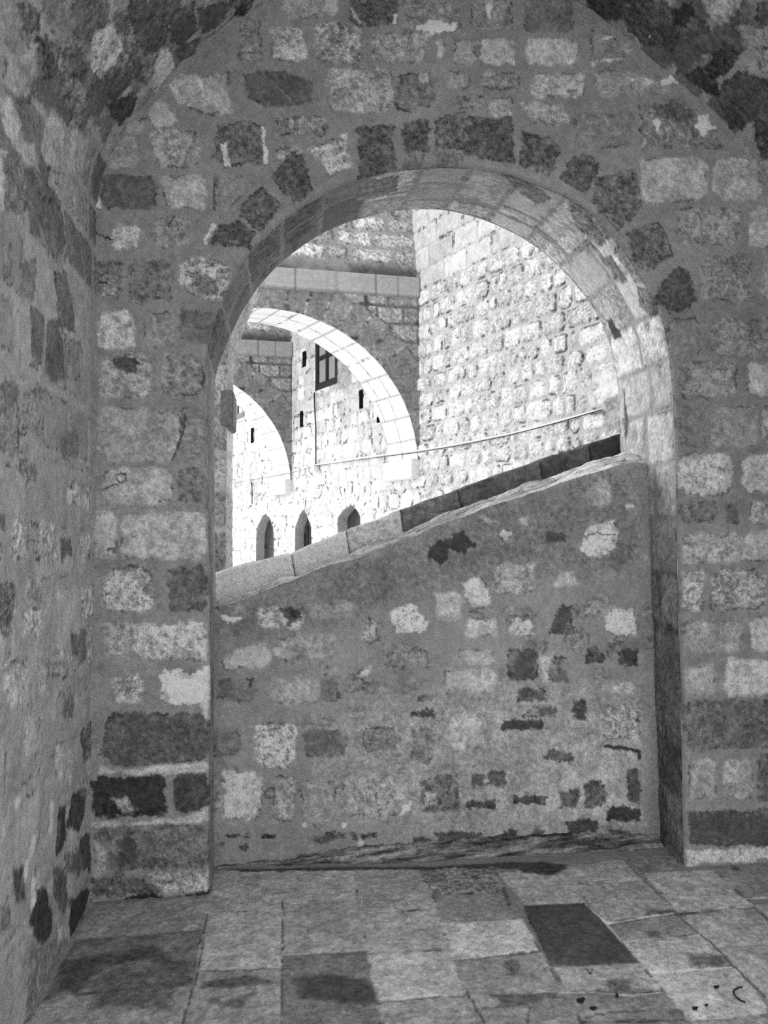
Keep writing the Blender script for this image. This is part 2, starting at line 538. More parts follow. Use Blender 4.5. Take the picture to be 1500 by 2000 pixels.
# ------------------------------------------------------------------ the front wall
FRONT_STONES = """
P 118 1 .006 329 169 347 151 390 145 449 137 457 220 401 228 347 204
M 165 1 .003 388 153 396 155 402 195 399 200 392 170
P 68 1 .010 477 147 520 140 560 140 608 158 606 200 575 207 520 210 480 195
L 92 .004 520 152 545 172 570 195
P 125 0 .008 283 220 315 196 352 240 300 250
R 294 250 393 326 118 2
P 75 3 .005 425 245 470 234 510 242 520 322 440 326 412 312 420 285
M 168 1 .003 509 245 518 243 521 318 512 320 513 280
M 150 1 .003 428 278 447 272 448 300 451 326 437 325 436 300
R 240 228 288 262 110 0 .012
R 205 265 268 333 112 1
R 196 341 308 412 72 1
M 170 1 .003 189 385 198 409 182 407
R 317 342 405 409 122 1
P 100 1 .01 416 345 470 340 490 360 455 412 420 412
L 50 .005 416 350 418 380 421 410
R 215 440 275 488 135 2
L 45 .005 183 447 200 460 219 468
M 45 0 .004 200 458 212 460 222 472 205 468
R 295 420 372 482 100 2 .012
M 150 1 .003 417 433 422 441 403 479 393 479
L 55 .005 338 422 328 440
R 185 508 240 585 92 3 .012
L 40 .006 190 552 208 551
R 252 505 338 588 88 2 .014
P 130 3 .006 352 520 378 500 420 502 452 520 450 560 430 588 380 582 350 560
M 82 3 .012 372 535 405 528 432 548 425 580 392 575
R 190 607 263 683 134 2
R 280 603 342 680 105 1 .01
R 350 603 416 672 76 1 .01
R 185 693 300 778 112 2 .01
M 60 2 .008 215 700 240 698 272 705 270 732 240 730 220 722
R 313 690 396 775 98 2
L 50 .006 392 712 396 735 392 752
R 190 795 352 898 112 1
R 352 795 402 897 92 1
L 48 .007 360 808 357 850 346 875 336 897
R 203 915 338 987 118 1
R 346 912 401 985 84 2
L 55 .004 228 925 236 921 245 926 245 936 237 941 229 936 228 925
L 60 .005 203 955 216 948 230 944
R 183 1000 230 1092 122 1
R 231 1000 403 1096 122 1
L 55 .006 211 1074 221 1072
R 198 1106 303 1198 125 3
R 328 1106 402 1194 72 2 .008
R 200 1216 260 1288 110 2 .01
R 258 1215 408 1288 132 2
R 222 1316 280 1376 118 3 .01
R 312 1308 408 1375 172 0
M 140 0 .01 395 1300 410 1300 409 1405 396 1400
R 200 1393 410 1494 66 2
M 132 1 .008 200 1497 260 1500 330 1492 408 1490 410 1508 330 1515 250 1510 190 1515
R 178 1514 325 1596 40 2
M 108 2 .006 220 1560 250 1555 266 1580 240 1590
R 338 1510 408 1582 54 2
M 128 1 .008 180 1602 240 1606 320 1598 360 1590 410 1575 412 1604 320 1610 240 1616 180 1616
R 188 1612 411 1698 82 2
M 52 1 .014 225 1640 255 1620 270 1660 268 1695 232 1690
M 112 2 .010 185 1640 205 1650 215 1700 188 1712
M 118 3 .010 270 1705 330 1700 408 1695 411 1740 330 1748
M 72 3 .010 178 1712 240 1705 290 1720 320 1745 178 1756
M 30 1 .006 240 1752 300 1742 330 1750 410 1745 410 1752 240 1760
R 466 45 510 120 95 2 .012
R 548 -20 662 34 118 1
P 130 2 .005 524 48 590 50 606 118 570 126 528 116
R 612 45 708 125 115 3
R 685 -20 777 48 74 3
M 152 1 .003 765 26 776 26 773 46 764 46
M 128 1 .004 686 10 695 20 705 38 715 44 705 45 690 34
R 722 64 833 123 112 2
R 636 132 766 220 115 2
P 84 2 .006 780 145 840 142 850 190 838 212 775 215 772 200
M 132 1 .005 815 142 836 142 838 165 820 162
L 48 .005 772 203 785 215 800 218
R 538 228 640 266 98 3
R 538 288 595 312 105 2
P 130 3 .006 600 290 650 268 683 260 690 320 645 345
P 66 3 .006 696 248 735 240 772 246 776 345 735 352 700 348
P 66 3 .006 787 240 836 236 838 297 789 298
P 84 2 .010 787 302 834 298 832 332 786 334
P 78 3 .006 848 232 905 215 930 235 905 290 850 293
P 84 2 .010 848 298 905 296 905 326 846 328
P 64 3 .006 915 228 1003 225 1005 318 960 315 908 300
P 72 3 .006 1020 255 1075 270 1100 290 1075 345 1012 322
P 68 3 .006 1115 305 1150 303 1172 325 1145 382 1093 350
P 74 3 .006 1165 345 1240 328 1258 400 1240 425 1210 455 1152 395
P 72 3 .006 1222 455 1290 430 1316 498 1260 530 1240 520
P 56 2 .006 1285 560 1320 522 1350 530 1360 585 1345 600 1305 610 1283 590
P 66 3 .006 527 345 570 298 590 300 612 370 590 400 560 385
P 68 3 .006 468 400 510 365 555 400 510 455 470 425
P 60 3 .006 408 478 430 440 470 430 505 458 490 485 465 482
R 785 -20 898 64 100 2
M 166 0 .004 812 50 850 38 892 45 890 62 840 66 812 60
R 920 -20 1002 60 102 2
M 155 1 .003 948 8 965 12 958 38 953 28
R 1022 -20 1120 66 80 1
R 850 80 869 118 130 1
R 888 78 932 126 122 1
R 937 76 1007 128 128 1
R 1024 78 1131 130 128 1
P 100 1 .006 1150 55 1185 60 1236 95 1220 115 1157 128
M 150 1 .003 1175 75 1200 68 1190 78
M 140 1 .003 1208 95 1236 98 1225 108
M 140 1 .003 1157 122 1220 112 1218 118 1158 129
R 875 138 920 176 104 1 .01
R 945 138 1018 176 106 2
R 1038 142 1142 192 122 2
P 106 1 .010 1160 140 1200 135 1320 150 1310 185 1170 190
M 182 0 .002 1225 152 1240 153 1236 160
M 182 0 .002 1255 151 1270 156 1277 160 1268 167 1262 158
M 182 0 .002 1290 156 1312 147 1321 162 1305 164 1295 165
R 890 188 948 214 94 2
R 955 190 1002 228 112 2
P 118 2 .006 1010 198 1100 205 1112 240 1085 250 1030 232
R 1115 222 1238 290 88 1
P 92 2 .006 1248 208 1320 190 1380 228 1408 260 1420 292 1250 290
M 70 2 .010 1270 208 1320 195 1350 220 1335 240 1280 225
M 168 0 .003 1360 222 1385 225 1390 245 1405 250 1380 255 1383 285 1375 270 1358 245
M 150 0 .003 1270 235 1285 228 1290 240 1284 262
M 150 0 .003 1298 250 1307 248 1300 257
R 1250 308 1380 395 116 1
R 1393 308 1485 395 116 1
R 1328 405 1443 478 100 2
R 1460 403 1540 485 122 1
R 1368 497 1470 592 95 2 .01
R 1485 510 1545 590 105 1
R 1300 620 1368 692 86 1
R 1388 618 1525 696 88 2
R 1325 706 1442 776 92 2
R 1458 705 1540 776 115 1
R 1325 793 1378 872 84 1
R 1388 793 1482 875 96 1
R 1486 795 1545 865 106 2
R 1326 887 1434 968 122 2
R 1451 885 1545 965 120 1
R 1328 980 1398 1022 84 2
R 1420 985 1445 1020 66 1
R 1465 977 1545 1022 118 2
R 1332 1040 1447 1100 112 2
R 1451 1037 1545 1100 120 1
R 1332 1110 1378 1193 118 3
R 1388 1112 1497 1190 112 3
R 1335 1210 1455 1275 106 1
R 1465 1205 1545 1275 130 1
R 1337 1300 1400 1360 114 1 .01
R 1415 1290 1545 1360 134 1 .01
R 1337 1366 1545 1464 76 2
R 1341 1480 1402 1562 114 1
R 1412 1480 1472 1560 116 1
R 1478 1475 1545 1565 74 2
R 1341 1580 1545 1652 60 1
M 148 2 .006 1341 1660 1400 1656 1500 1650 1550 1646 1550 1672 1500 1676 1341 1696
"""
CELL = 0.0052
us = np.arange(XL - 0.02, XR + 0.03, CELL)
vs = np.arange(-0.03, float(pf[:, 1].max()) + 0.06, CELL)
wf = Surf(us, vs, lambda U, V, H: np.stack([U, D - H, V], -1), 93, 100, warp=0.012)
wf.apply('''
M 93 0 .08 150 680 430 680 430 1780 150 1780
M 82 0 .08 1290 560 1560 560 1560 1020 1290 1020
M 90 0 .08 1290 1080 1560 1080 1560 1360 1290 1360
''', fxz)
wf.apply(FRONT_STONES, fxz)
poly = [tuple(p) for p in fc]
step = 6
sd = sdf_poly(wf.U, wf.V, poly[::step] + [poly[-1]])
dline = dist_line(wf.U, wf.V, poly[::step] + [poly[-1]])
sdin = sdf_poly(wf.U, wf.V, [tuple(p) for p in pf[::10]] + [tuple(pf[-1])])
P = wf.to3d(wf.U, wf.V, wf.H)
# round the arris
RAD = 0.022
k = np.clip(1 - dline / RAD, 0, 1)
P[..., 1] += np.where(sd > -CELL, RAD - np.sqrt(np.maximum(RAD ** 2 - (RAD * k) ** 2, 0)), 0)
# snap the rim onto the arch curve
near = np.abs(dline) < CELL * 0.75
ii = np.argwhere(near)
for a, b in ii:
    x, z = wf.U[a, b], wf.V[a, b]
    j = int(np.argmin((fc[:, 0] - x) ** 2 + (fc[:, 1] - z) ** 2))
    P[a, b, 0], P[a, b, 2] = fc[j]
    P[a, b, 1] = D + RAD
cin = lambda q: (q[:-1, :-1] + q[1:, :-1] + q[:-1, 1:] + q[1:, 1:]) / 4
keep = (cin(np.where(near, 0, sd)) > -1e-6) & (cin(sdin) < 0.035)
nn = near[:-1, :-1] & near[1:, :-1] & near[:-1, 1:] & near[1:, 1:]
keep &= ~(nn & (cin(sd) < 0))
wall_front = wf.mesh('wall_front', M_STONE, keep, P, flip=True)
tag(wall_front, 'rubble stone wall holding the round archway, seen straight on', 'wall', kind='structure')

# ------------------------------------------------------------------ soffit and jambs of the arch
NT = 70
tt = np.linspace(0, 1, NT)
N = len(fc)
cv = fc[:, None, :] * (1 - tt[None, :, None]) + bc[:, None, :] * tt[None, :, None]
yy = (D + RAD) * (1 - tt) + (D + TH) * tt
segl = np.r_[0, np.cumsum(np.linalg.norm(np.diff(fc, axis=0), axis=1))]
tang = np.gradient(fc, axis=0)
tang /= np.linalg.norm(tang, axis=1)[:, None]
nrm = np.stack([tang[:, 1], -tang[:, 0]], 1)            # into the opening


def soffit3d(U, V, H):
    i = np.clip(np.interp(V, segl, np.arange(N)), 0, N - 1)
    i0 = np.floor(i).astype(int)
    i1 = np.minimum(i0 + 1, N - 1)
    fr = (i - i0)[..., None]
    a = fc[i0] * (1 - fr) + fc[i1] * fr
    b = bc[i0] * (1 - fr) + bc[i1] * fr
    t = (U / TH)[..., None]
    nn_ = nrm[i0]
    c = a * (1 - t) + b * t + nn_ * H[..., None]
    y = (D + RAD) * (1 - t[..., 0]) + (D + TH) * t[..., 0]
    return np.stack([c[..., 0], y, c[..., 1]], -1)


so = Surf(np.linspace(0, TH, NT), segl, soffit3d, 98, 300, warp=0.006, und=0.006, rag=0.6, k=0.42)
# courses of arch stones: joints across the soffit, broken joints along it
sL = float(segl[-1])
s_at = lambda u, v: so.px2uv(u, v, 1)[1]
j0 = s_at(404, 690)
j1 = s_at(1316, 700)
rnd = random.Random(3)
js = [j0 + (j1 - j0) * q / 13 for q in range(14)]
for n_, (a, b) in enumerate(zip(js[:-1], js[1:])):
    cuts = [0.0] + sorted(rnd.uniform(0.16, 0.46) for _ in range(rnd.choice([1, 2]))) + [TH]
    for c0, c1 in zip(cuts[:-1], cuts[1:]):
        if c1 - c0 < 0.06:
            continue
        g = 0.010
        so.stone('S', [(c0 + g, a + g), (c1 - g, a + g), (c1 - g, b - g), (c0 + g, b - g)], (rnd.uniform(70, 88) if n_ < 5 else rnd.uniform(108, 140)), rnd.choice([0, 1, 2]), 0.006)  # left stones darker, right paler: side light put into the tone
ja = list(np.arange(0.02, j0 - 0.05, 0.24)) + [j0]
for a, b in zip(ja[:-1], ja[1:]):
    so.stone('S', [(0.05, a + .01), (0.28, a + .01), (0.28, b - .01), (0.05, b - .01)], rnd.uniform(84, 104), 1, 0.012)
    so.stone('S', [(0.31, a + .02), (0.58, a + .01), (0.58, b - .02), (0.31, b - .01)], rnd.uniform(84, 112), 1, 0.012)
so.stone('M', [(-.05, j1 + 1.02), (TH + .05, j1 + 1.02), (TH + .05, sL + .05), (-.05, sL + .05)], 78, 2, 0.10)  # shade of the lower right jamb painted into its tone
jb = [j1] + list(np.arange(j1 + 0.24, sL - 0.06, 0.27)) + [sL - 0.02]
for n_, (a, b) in enumerate(zip(jb[:-1], jb[1:])):
    low = n_ > 3
    for c0, c1 in ((0.0, 0.20 + 0.08 * (n_ % 2)), (0.215 + 0.08 * (n_ % 2), TH)):
        so.stone('S', [(c0 + .01, a + .01), (c1 - .01, a + .01), (c1 - .01, b - .01), (c0 + .01, b - .01)],
                 rnd.uniform(66, 104) if low else rnd.uniform(104, 124), 2 if low else 1, 0.010)
so.apply("""
P 92 3 .008 1108 385 1146 402 1196 462 1168 482 1122 440
P 88 3 .008 1203 470 1248 530 1262 552 1240 552 1200 492
P 82 2 .008 1172 502 1195 498 1228 548 1216 556
P 78 3 .006 1242 556 1270 562 1292 612 1272 622 1250 596
M 40 1 .004 1187 628 1198 622 1215 658 1202 667
P 90 2 .010 985 340 1048 364 1080 385 1050 398 1010 372
M 62 2 .008 1217 758 1222 758 1228 830 1222 870
P 90 2 .010 700 358 780 340 776 372 690 395
P 70 2 .010 560 470 600 430 612 440 575 490
""")
so_obj = so.mesh('arch_soffit', M_STONE, parent=None, flip=False)
so_obj.parent = wall_front
so_obj['label'] = 'smooth dressed stones lining the round archway'

# outer face of the same wall, roof over the passage
us = np.arange(XL - 0.8, XR + 1.2, 0.03)
vs = np.arange(-0.03, 4.35, 0.03)
wo = Surf(us, vs, lambda U, V, H: np.stack([U, D + TH + H, V], -1), 118, 340, und=0.006)
for r in range(24):
    x = XL - 0.8 + rnd.uniform(0, 0.2)
    while x < XR + 1.2:
        w_ = rnd.uniform(0.2, 0.42)
        wo.stone('S', [(x + .012, r * .185), (x + w_ - .012, r * .185), (x + w_ - .012, r * .185 + .165), (x + .012, r * .185 + .165)],
                 rnd.uniform(95, 135), 1, 0.008)
        x += w_
sdb = sdf_poly(wo.U, wo.V, [tuple(p) for p in bc[::6]] + [tuple(bc[-1])])
dlb = dist_line(wo.U, wo.V, [tuple(p) for p in bc[::6]] + [tuple(bc[-1])])
Po = wo.to3d(wo.U, wo.V, wo.H)
near = dlb < 0.03 * 0.75
for a, b in np.argwhere(near):
    j = int(np.argmin((bc[:, 0] - wo.U[a, b]) ** 2 + (bc[:, 1] - wo.V[a, b]) ** 2))
    Po[a, b] = (bc[j, 0], D + TH, bc[j, 1])
keep = cin(np.where(near, 0, sdb)) > -1e-6
nn = near[:-1, :-1] & near[1:, :-1] & near[:-1, 1:] & near[1:, 1:]
keep &= ~(nn & (cin(sdb) < 0))
ofc = wo.mesh('outer_face', M_STONE, keep, Po)
ofc.parent = wall_front

# ------------------------------------------------------------------ left wall, vault, right wall
LEFT_STONES = """
P 108 1 .01 8 140 30 90 62 100 66 150 35 190 12 165
P 118 1 .008 2 200 20 198 36 240 36 288 5 262
P 65 1 .008 35 192 75 165 62 198 38 205
P 66 2 .008 40 15 75 20 72 55 55 65
P 58 3 .008 70 75 92 75 112 105 105 140 85 140 78 100
P 70 2 .008 150 0 205 0 205 40 190 70 170 85 145 60 143 30
P 138 3 .006 190 65 215 55 235 90 228 120 205 150 185 130 182 90
P 74 2 .008 222 30 245 30 248 65 228 60
P 60 2 .008 255 5 320 5 322 60 315 95 280 105 268 60 255 40
P 54 1 .006 335 28 375 15 380 60 355 88 338 75
P 60 1 .008 350 100 385 78 375 105 352 117
P 138 2 .006 315 95 330 100 333 130 310 170 296 172 300 135
P 70 2 .008 243 85 262 85 265 110 248 110
P 66 2 .008 252 120 275 122 280 157 262 150
P 58 2 .006 235 120 255 135 258 165 225 185 208 195 203 165
P 46 2 .006 215 205 255 182 266 195 255 222 232 240 218 225
P 64 2 .008 130 100 150 95 170 130 160 160 140 165 125 130
P 64 2 .008 172 175 195 165 202 200 190 222 172 222
P 88 3 .01 118 150 150 155 160 205 135 215 120 190
P 74 2 .008 147 218 165 222 165 255 152 250
P 110 1 .012 100 215 140 250 165 275 160 330 130 345 95 330 85 290 88 250
P 125 1 .008 -5 300 9 300 9 400 -5 400
P 80 2 .010 12 315 30 310 50 350 48 405 15 405
P 112 1 .008 42 280 60 290 68 320 58 325 45 305
P 68 1 .008 76 310 93 330 93 365 82 350
P 74 1 .010 55 372 78 385 78 450 60 440
P 68 1 .008 85 392 100 400 120 425 122 490 95 480 85 440
P 56 1 .006 392 20 445 8 430 50 395 62
P 42 2 .006 460 -5 495 -5 480 28 462 28
P 80 1 .010 38 520 66 515 66 550 60 578 38 560
P 88 1 .010 5 480 20 480 20 530 5 530
P 74 1 .006 61 608 68 604 84 625 82 690 75 715 62 700
P 70 1 .006 90 632 105 635 122 665 120 735 105 742 90 715
P 72 1 .008 110 540 125 540 138 570 142 645 115 630 110 590
P 86 1 .010 126 665 155 675 155 740 128 740
P 76 1 .008 88 455 105 460 112 500 98 495
R 2 755 33 870 86 2 .012
R 45 775 80 840 98 2 .012
R 122 850 147 890 78 1 .012
R 40 895 72 935 86 3 .012
R 128 950 158 985 116 3 .008
R 163 935 177 990 118 2 .008
R 20 1015 55 1098 113 3 .008
M 70 1 .01 -5 1000 10 1000 10 1040 -5 1040
R 73 1020 108 1098 113 3 .008
R 117 1050 139 1090 66 2 .008
R 156 1045 176 1095 113 2 .008
P 76 3 .008 -5 1138 25 1140 25 1190 15 1230 -5 1235
R 47 1190 78 1240 130 3 .008
R 55 1135 80 1175 98 2 .01
R 160 1145 181 1206 126 3 .006
R 138 1238 151 1280 70 2 .006
R 153 1230 166 1290 68 1 .006
R 171 1220 180 1295 118 2 .006
R 10 1290 53 1380 113 2 .01
R 66 1280 95 1360 106 2 .01
R 102 1262 130 1325 100 3 .01
R 124 1353 143 1400 80 2 .01
R 46 1392 75 1475 114 1 .01
R 105 1450 139 1530 117 1 .01
P 70 3 .006 157 1430 177 1410 176 1480 163 1495
P 46 2 .006 140 1550 165 1532 165 1590 155 1625 130 1615
P 40 1 .005 118 1580 128 1575 125 1630 120 1660 110 1675 105 1660 112 1630
P 50 2 .006 155 1640 175 1625 182 1690 180 1710 163 1700
M 142 1 .004 30 1562 36 1560 36 1580 25 1600 18 1612 24 1592
M 136 1 .005 57 1632 66 1630 68 1645 55 1690 45 1730 40 1720 52 1670
P 70 1 .008 122 1665 150 1668 150 1705 126 1700
P 40 2 .006 72 1735 90 1735 102 1780 100 1820 85 1850 70 1845 58 1800 60 1760
M 38 2 .010 135 1760 165 1730 178 1740 175 1800 160 1840 140 1845
R 0 1770 17 1815 74 1 .01
M 62 2 .012 100 1690 125 1690 135 1760 120 1790 104 1750
M 66 2 .010 148 1650 156 1650 160 1700 150 1712
M 132 1 .006 68 1700 74 1720 66 1760 56 1790 58 1740
M 128 1 .006 112 1800 122 1815 126 1850 114 1850
M 60 2 .014 20 1700 45 1690 48 1760 26 1770
M 62 2 .014 60 1870 90 1860 84 1930 60 1960
M 126 1 .006 84 1860 98 1850 96 1900 82 1930
M 128 1 .006 95 1560 104 1560 100 1620 92 1640
M 84 2 .02 60 1850 120 1830 150 1850 90 1960 50 1990
"""
RIGHT_STONES = """
P 46 3 .006 1140 -10 1225 -10 1212 30 1190 42 1170 30
P 56 3 .006 1220 30 1245 0 1300 10 1320 40 1310 90 1265 88 1230 55
M 150 1 .002 1250 60 1258 62 1252 66
M 150 1 .002 1268 68 1275 70 1270 76
P 40 2 .006 1318 25 1345 12 1355 28 1340 48 1322 48
P 116 2 .006 1380 -5 1440 -5 1440 20 1415 42 1395 35
P 60 2 .006 1345 70 1370 48 1396 70 1375 95 1350 90
P 50 2 .006 1298 72 1320 75 1320 97 1302 95
P 50 3 .006 1385 125 1412 87 1442 108 1425 140 1390 148
P 62 1 .008 1315 105 1340 85 1365 105 1350 130 1330 135
P 44 2 .005 1345 150 1370 135 1398 165 1398 180 1380 182
P 58 2 .006 1415 170 1450 140 1505 165 1525 240 1480 240 1425 200
P 50 2 .006 1415 212 1440 215 1448 245 1430 248
P 54 3 .006 1470 245 1510 235 1525 300 1490 310
P 98 1 .008 1440 50 1490 60 1500 90 1465 90
P 54 1 .006 1482 8 1510 10 1510 35 1485 35
P 106 2 .008 1485 100 1525 105 1525 150 1490 140
"""


def passage3d(U, V, H):
    x = np.interp(V, SPROF, pf[:, 0]) + np.interp(V, SPROF, NPX) * H
    z = np.interp(V, SPROF, pf[:, 1]) + np.interp(V, SPROF, NPZ) * H
    return np.stack([x, U, z], -1)


YB = 1.0                                        # passage cut open ahead of the camera so skylight fills it
yfine = np.arange(D + 0.03, 1.5, -0.008)
ycoarse = np.linspace(1.5, YB, 40)
ys = np.r_[yfine, ycoarse][::-1]


def far_stones(S, s0, s1, y0, y1, tone0, tone1, pit=1):
    r_ = random.Random(int(s0 * 100) + 9)
    s = s0
    while s < s1:
        hgt = r_.uniform(0.18, 0.26)
        y = y0
        while y < y1:
            w_ = r_.uniform(0.22, 0.5)
            S.stone('S', [(y + .02, s + .02), (y + w_ - .02, s + .02), (y + w_ - .02, s + hgt - .02), (y + .02, s + hgt - .02)],
                    r_.uniform(tone0, tone1), pit, 0.012 if pit else 0.025)
            y += w_
        s += hgt


wl = Surf(ys, np.arange(0, S_L + 0.004, 0.008), passage3d, 102, 500, warp=0.012, und=0.010, mott=0.12, k=0.30)
far_stones(wl, 0.1, S_L, YB, D, 94, 112, 0)
# the vault keeps the same parametrisation, so stones may run across the springing
sv = np.arange(S_L, S_R + 0.004, 0.009)
cl = Surf(ys, sv, passage3d, 103, 500, warp=0.012, und=0.010, mott=0.12, k=0.30)
S_V = S_L + 0.75
far_stones(cl, S_L, S_V, YB, D, 90, 110, 0)
far_stones(cl, S_V, S_R, YB, D, 62, 104)
P_all = np.concatenate([wl.P, cl.P], 0)
both = Surf.__new__(Surf)
pa, pb = project(P_all[::2, ::2].astype(np.float64))
Ua = np.concatenate([wl.U, cl.U], 0)[::2, ::2]
Va = np.concatenate([wl.V, cl.V], 0)[::2, ::2]
front = Ua > 1.2


def px_passage(u, v):
    d2 = (pa - u) ** 2 + (pb - v) ** 2 + np.where(front, 0, 1e9)
    k = int(np.argmin(d2))
    return float(Ua.flat[k]), float(Va.flat[k])


for kind, poly_, tone, pit, soft in parse(LEFT_STONES + RIGHT_STONES):
    pts = np.array([px_passage(*p) for p in poly_])
    if kind == 'S':
        mid = pts.mean(0)
        pts = mid + (pts - mid) * (1 + (0.014 if mid[1] > S_L else 0.003) / max(np.abs(pts - mid).mean(), 0.02))
    pts = [tuple(p) for p in pts]
    for S in (wl, cl):
        S.stone(kind, pts, tone, pit, soft)
# blend the relief of both sheets at the seam
for q in range(6):
    f = (q + 1) / 6
    wl.H[-1 - (5 - q)] *= 1 - f
    cl.H[5 - q] *= 1 - f
wall_left = wl.mesh('wall_left', M_STONE)
tag(wall_left, 'rough plastered rubble wall running along the left side of the passage', 'wall', kind='structure')
ceiling = cl.mesh('ceiling', M_STONE)
tag(ceiling, 'rubble barrel vault of dark and light stones over the passage', 'vault', kind='structure')
wr = Surf(np.linspace(YB, D + 0.03, 130), np.arange(S_R, LPROF, 0.03), passage3d, 100, 560, und=0.01)
far_stones(wr, S_R, LPROF, YB, D, 80, 120)
wr.H[0] = 0
wall_right = wr.mesh('wall_right', M_STONE)
tag(wall_right, 'rubble wall of the right side of the passage', 'wall', kind='structure')

# ------------------------------------------------------------------ floor
FLOOR = """
R 0 0 1 1 90 0
"""
TILES = """
78 170 1765 408 1752 395 1815 150 1835
62 150 1838 394 1818 372 1915 90 1950
80 90 1952 372 1917 350 2030 20 2040
88 418 1704 552 1700 551 1777 405 1783
93 405 1785 551 1779 551 1891 386 1895
82 386 1898 551 1894 549 2030 352 2030
92 553 1700 690 1699 695 1754 553 1764
86 553 1767 695 1757 718 1857 553 1867
66 553 1870 718 1861 750 2030 551 2030
86 691 1699 818 1698 856 1775 705 1781
93 706 1784 859 1777 885 1852 719 1862
99 719 1866 886 1855 911 1943 738 1956
84 739 1960 911 1946 952 2030 752 2030
72 821 1699 962 1693 985 1742 847 1747
76 849 1750 987 1744 1018 1793 863 1801
105 864 1804 1020 1796 1053 1857 887 1874
80 889 1877 1055 1861 1108 1954 914 1970
76 915 1972 1110 1957 1150 2030 955 2030
92 972 1706 1094 1692 1144 1763 1030 1768
90 1100 1690 1214 1680 1252 1717 1122 1726
42 1024 1771 1146 1766 1244 1880 1077 1887
91 1084 1891 1248 1883 1290 1932 1106 1934
70 1110 1938 1296 1938 1345 1990 1135 1996
74 1136 1999 1345 1993 1380 2040 1150 2040
87 1124 1730 1252 1720 1320 1781 1184 1803
78 1190 1807 1324 1785 1372 1825 1216 1837
99 1220 1841 1373 1828 1435 1887 1270 1902
102 1274 1906 1437 1890 1503 1980 1344 1990
85 1350 1994 1520 1983 1560 2040 1375 2040
68 1222 1674 1320 1670 1325 1696 1256 1703
95 1256 1706 1394 1699 1470 1769 1324 1780
78 1398 1698 1560 1680 1560 1745 1456 1754
88 1326 1783 1472 1773 1545 1842 1398 1851
86 1476 1770 1560 1762 1560 1850 1548 1840
89 1402 1855 1560 1844 1570 1995 1503 1955
"""
fy = np.r_[np.linspace(-7, YB, 30)[:-1], np.linspace(YB, 1.9, 70)[:-1], np.arange(1.9, D + 0.62, 0.007)]
fx = np.arange(XL - 0.15, XR + 0.15, 0.007)
fl = Surf(fx, fy, lambda U, V, H: np.stack([U, V, H], -1), 70, 700, warp=0.004, und=0.004, mott=0.12, rag=0.35, k=0.225)
fconv = lambda u, v: tuple(float(q) for q in hit(u, v, (0, 0, 0), (0, 0, 1))[:2])
r_ = random.Random(8)
y = -7.0
while y < 1.95:
    x = XL - 0.1
    dy = r_.uniform(0.3, 0.45)
    while x < XR:
        w_ = r_.uniform(0.3, 0.5)
        fl.stone('S', [(x, y), (x + w_ - .01, y), (x + w_ - .01, y + dy - .01), (x, y + dy - .01)], r_.uniform(72, 98), 1, 0.006, 0.003)
        x += w_
    y += dy
for ln_ in TILES.strip().splitlines():
    v = [float(q) for q in ln_.split()]
    pts = np.array([fconv(a, b) for a, b in zip(v[1::2], v[2::2])])
    mid = pts.mean(0)
    pts = [tuple(p) for p in mid + (pts - mid) * (1 + 0.006 / max(np.abs(pts - mid).mean(), 0.05))]
    fl.stone('S', pts, v[0], 1 if v[0] != 72 else 3, 0.004, 0.004 + r_.uniform(-.0015, .002))
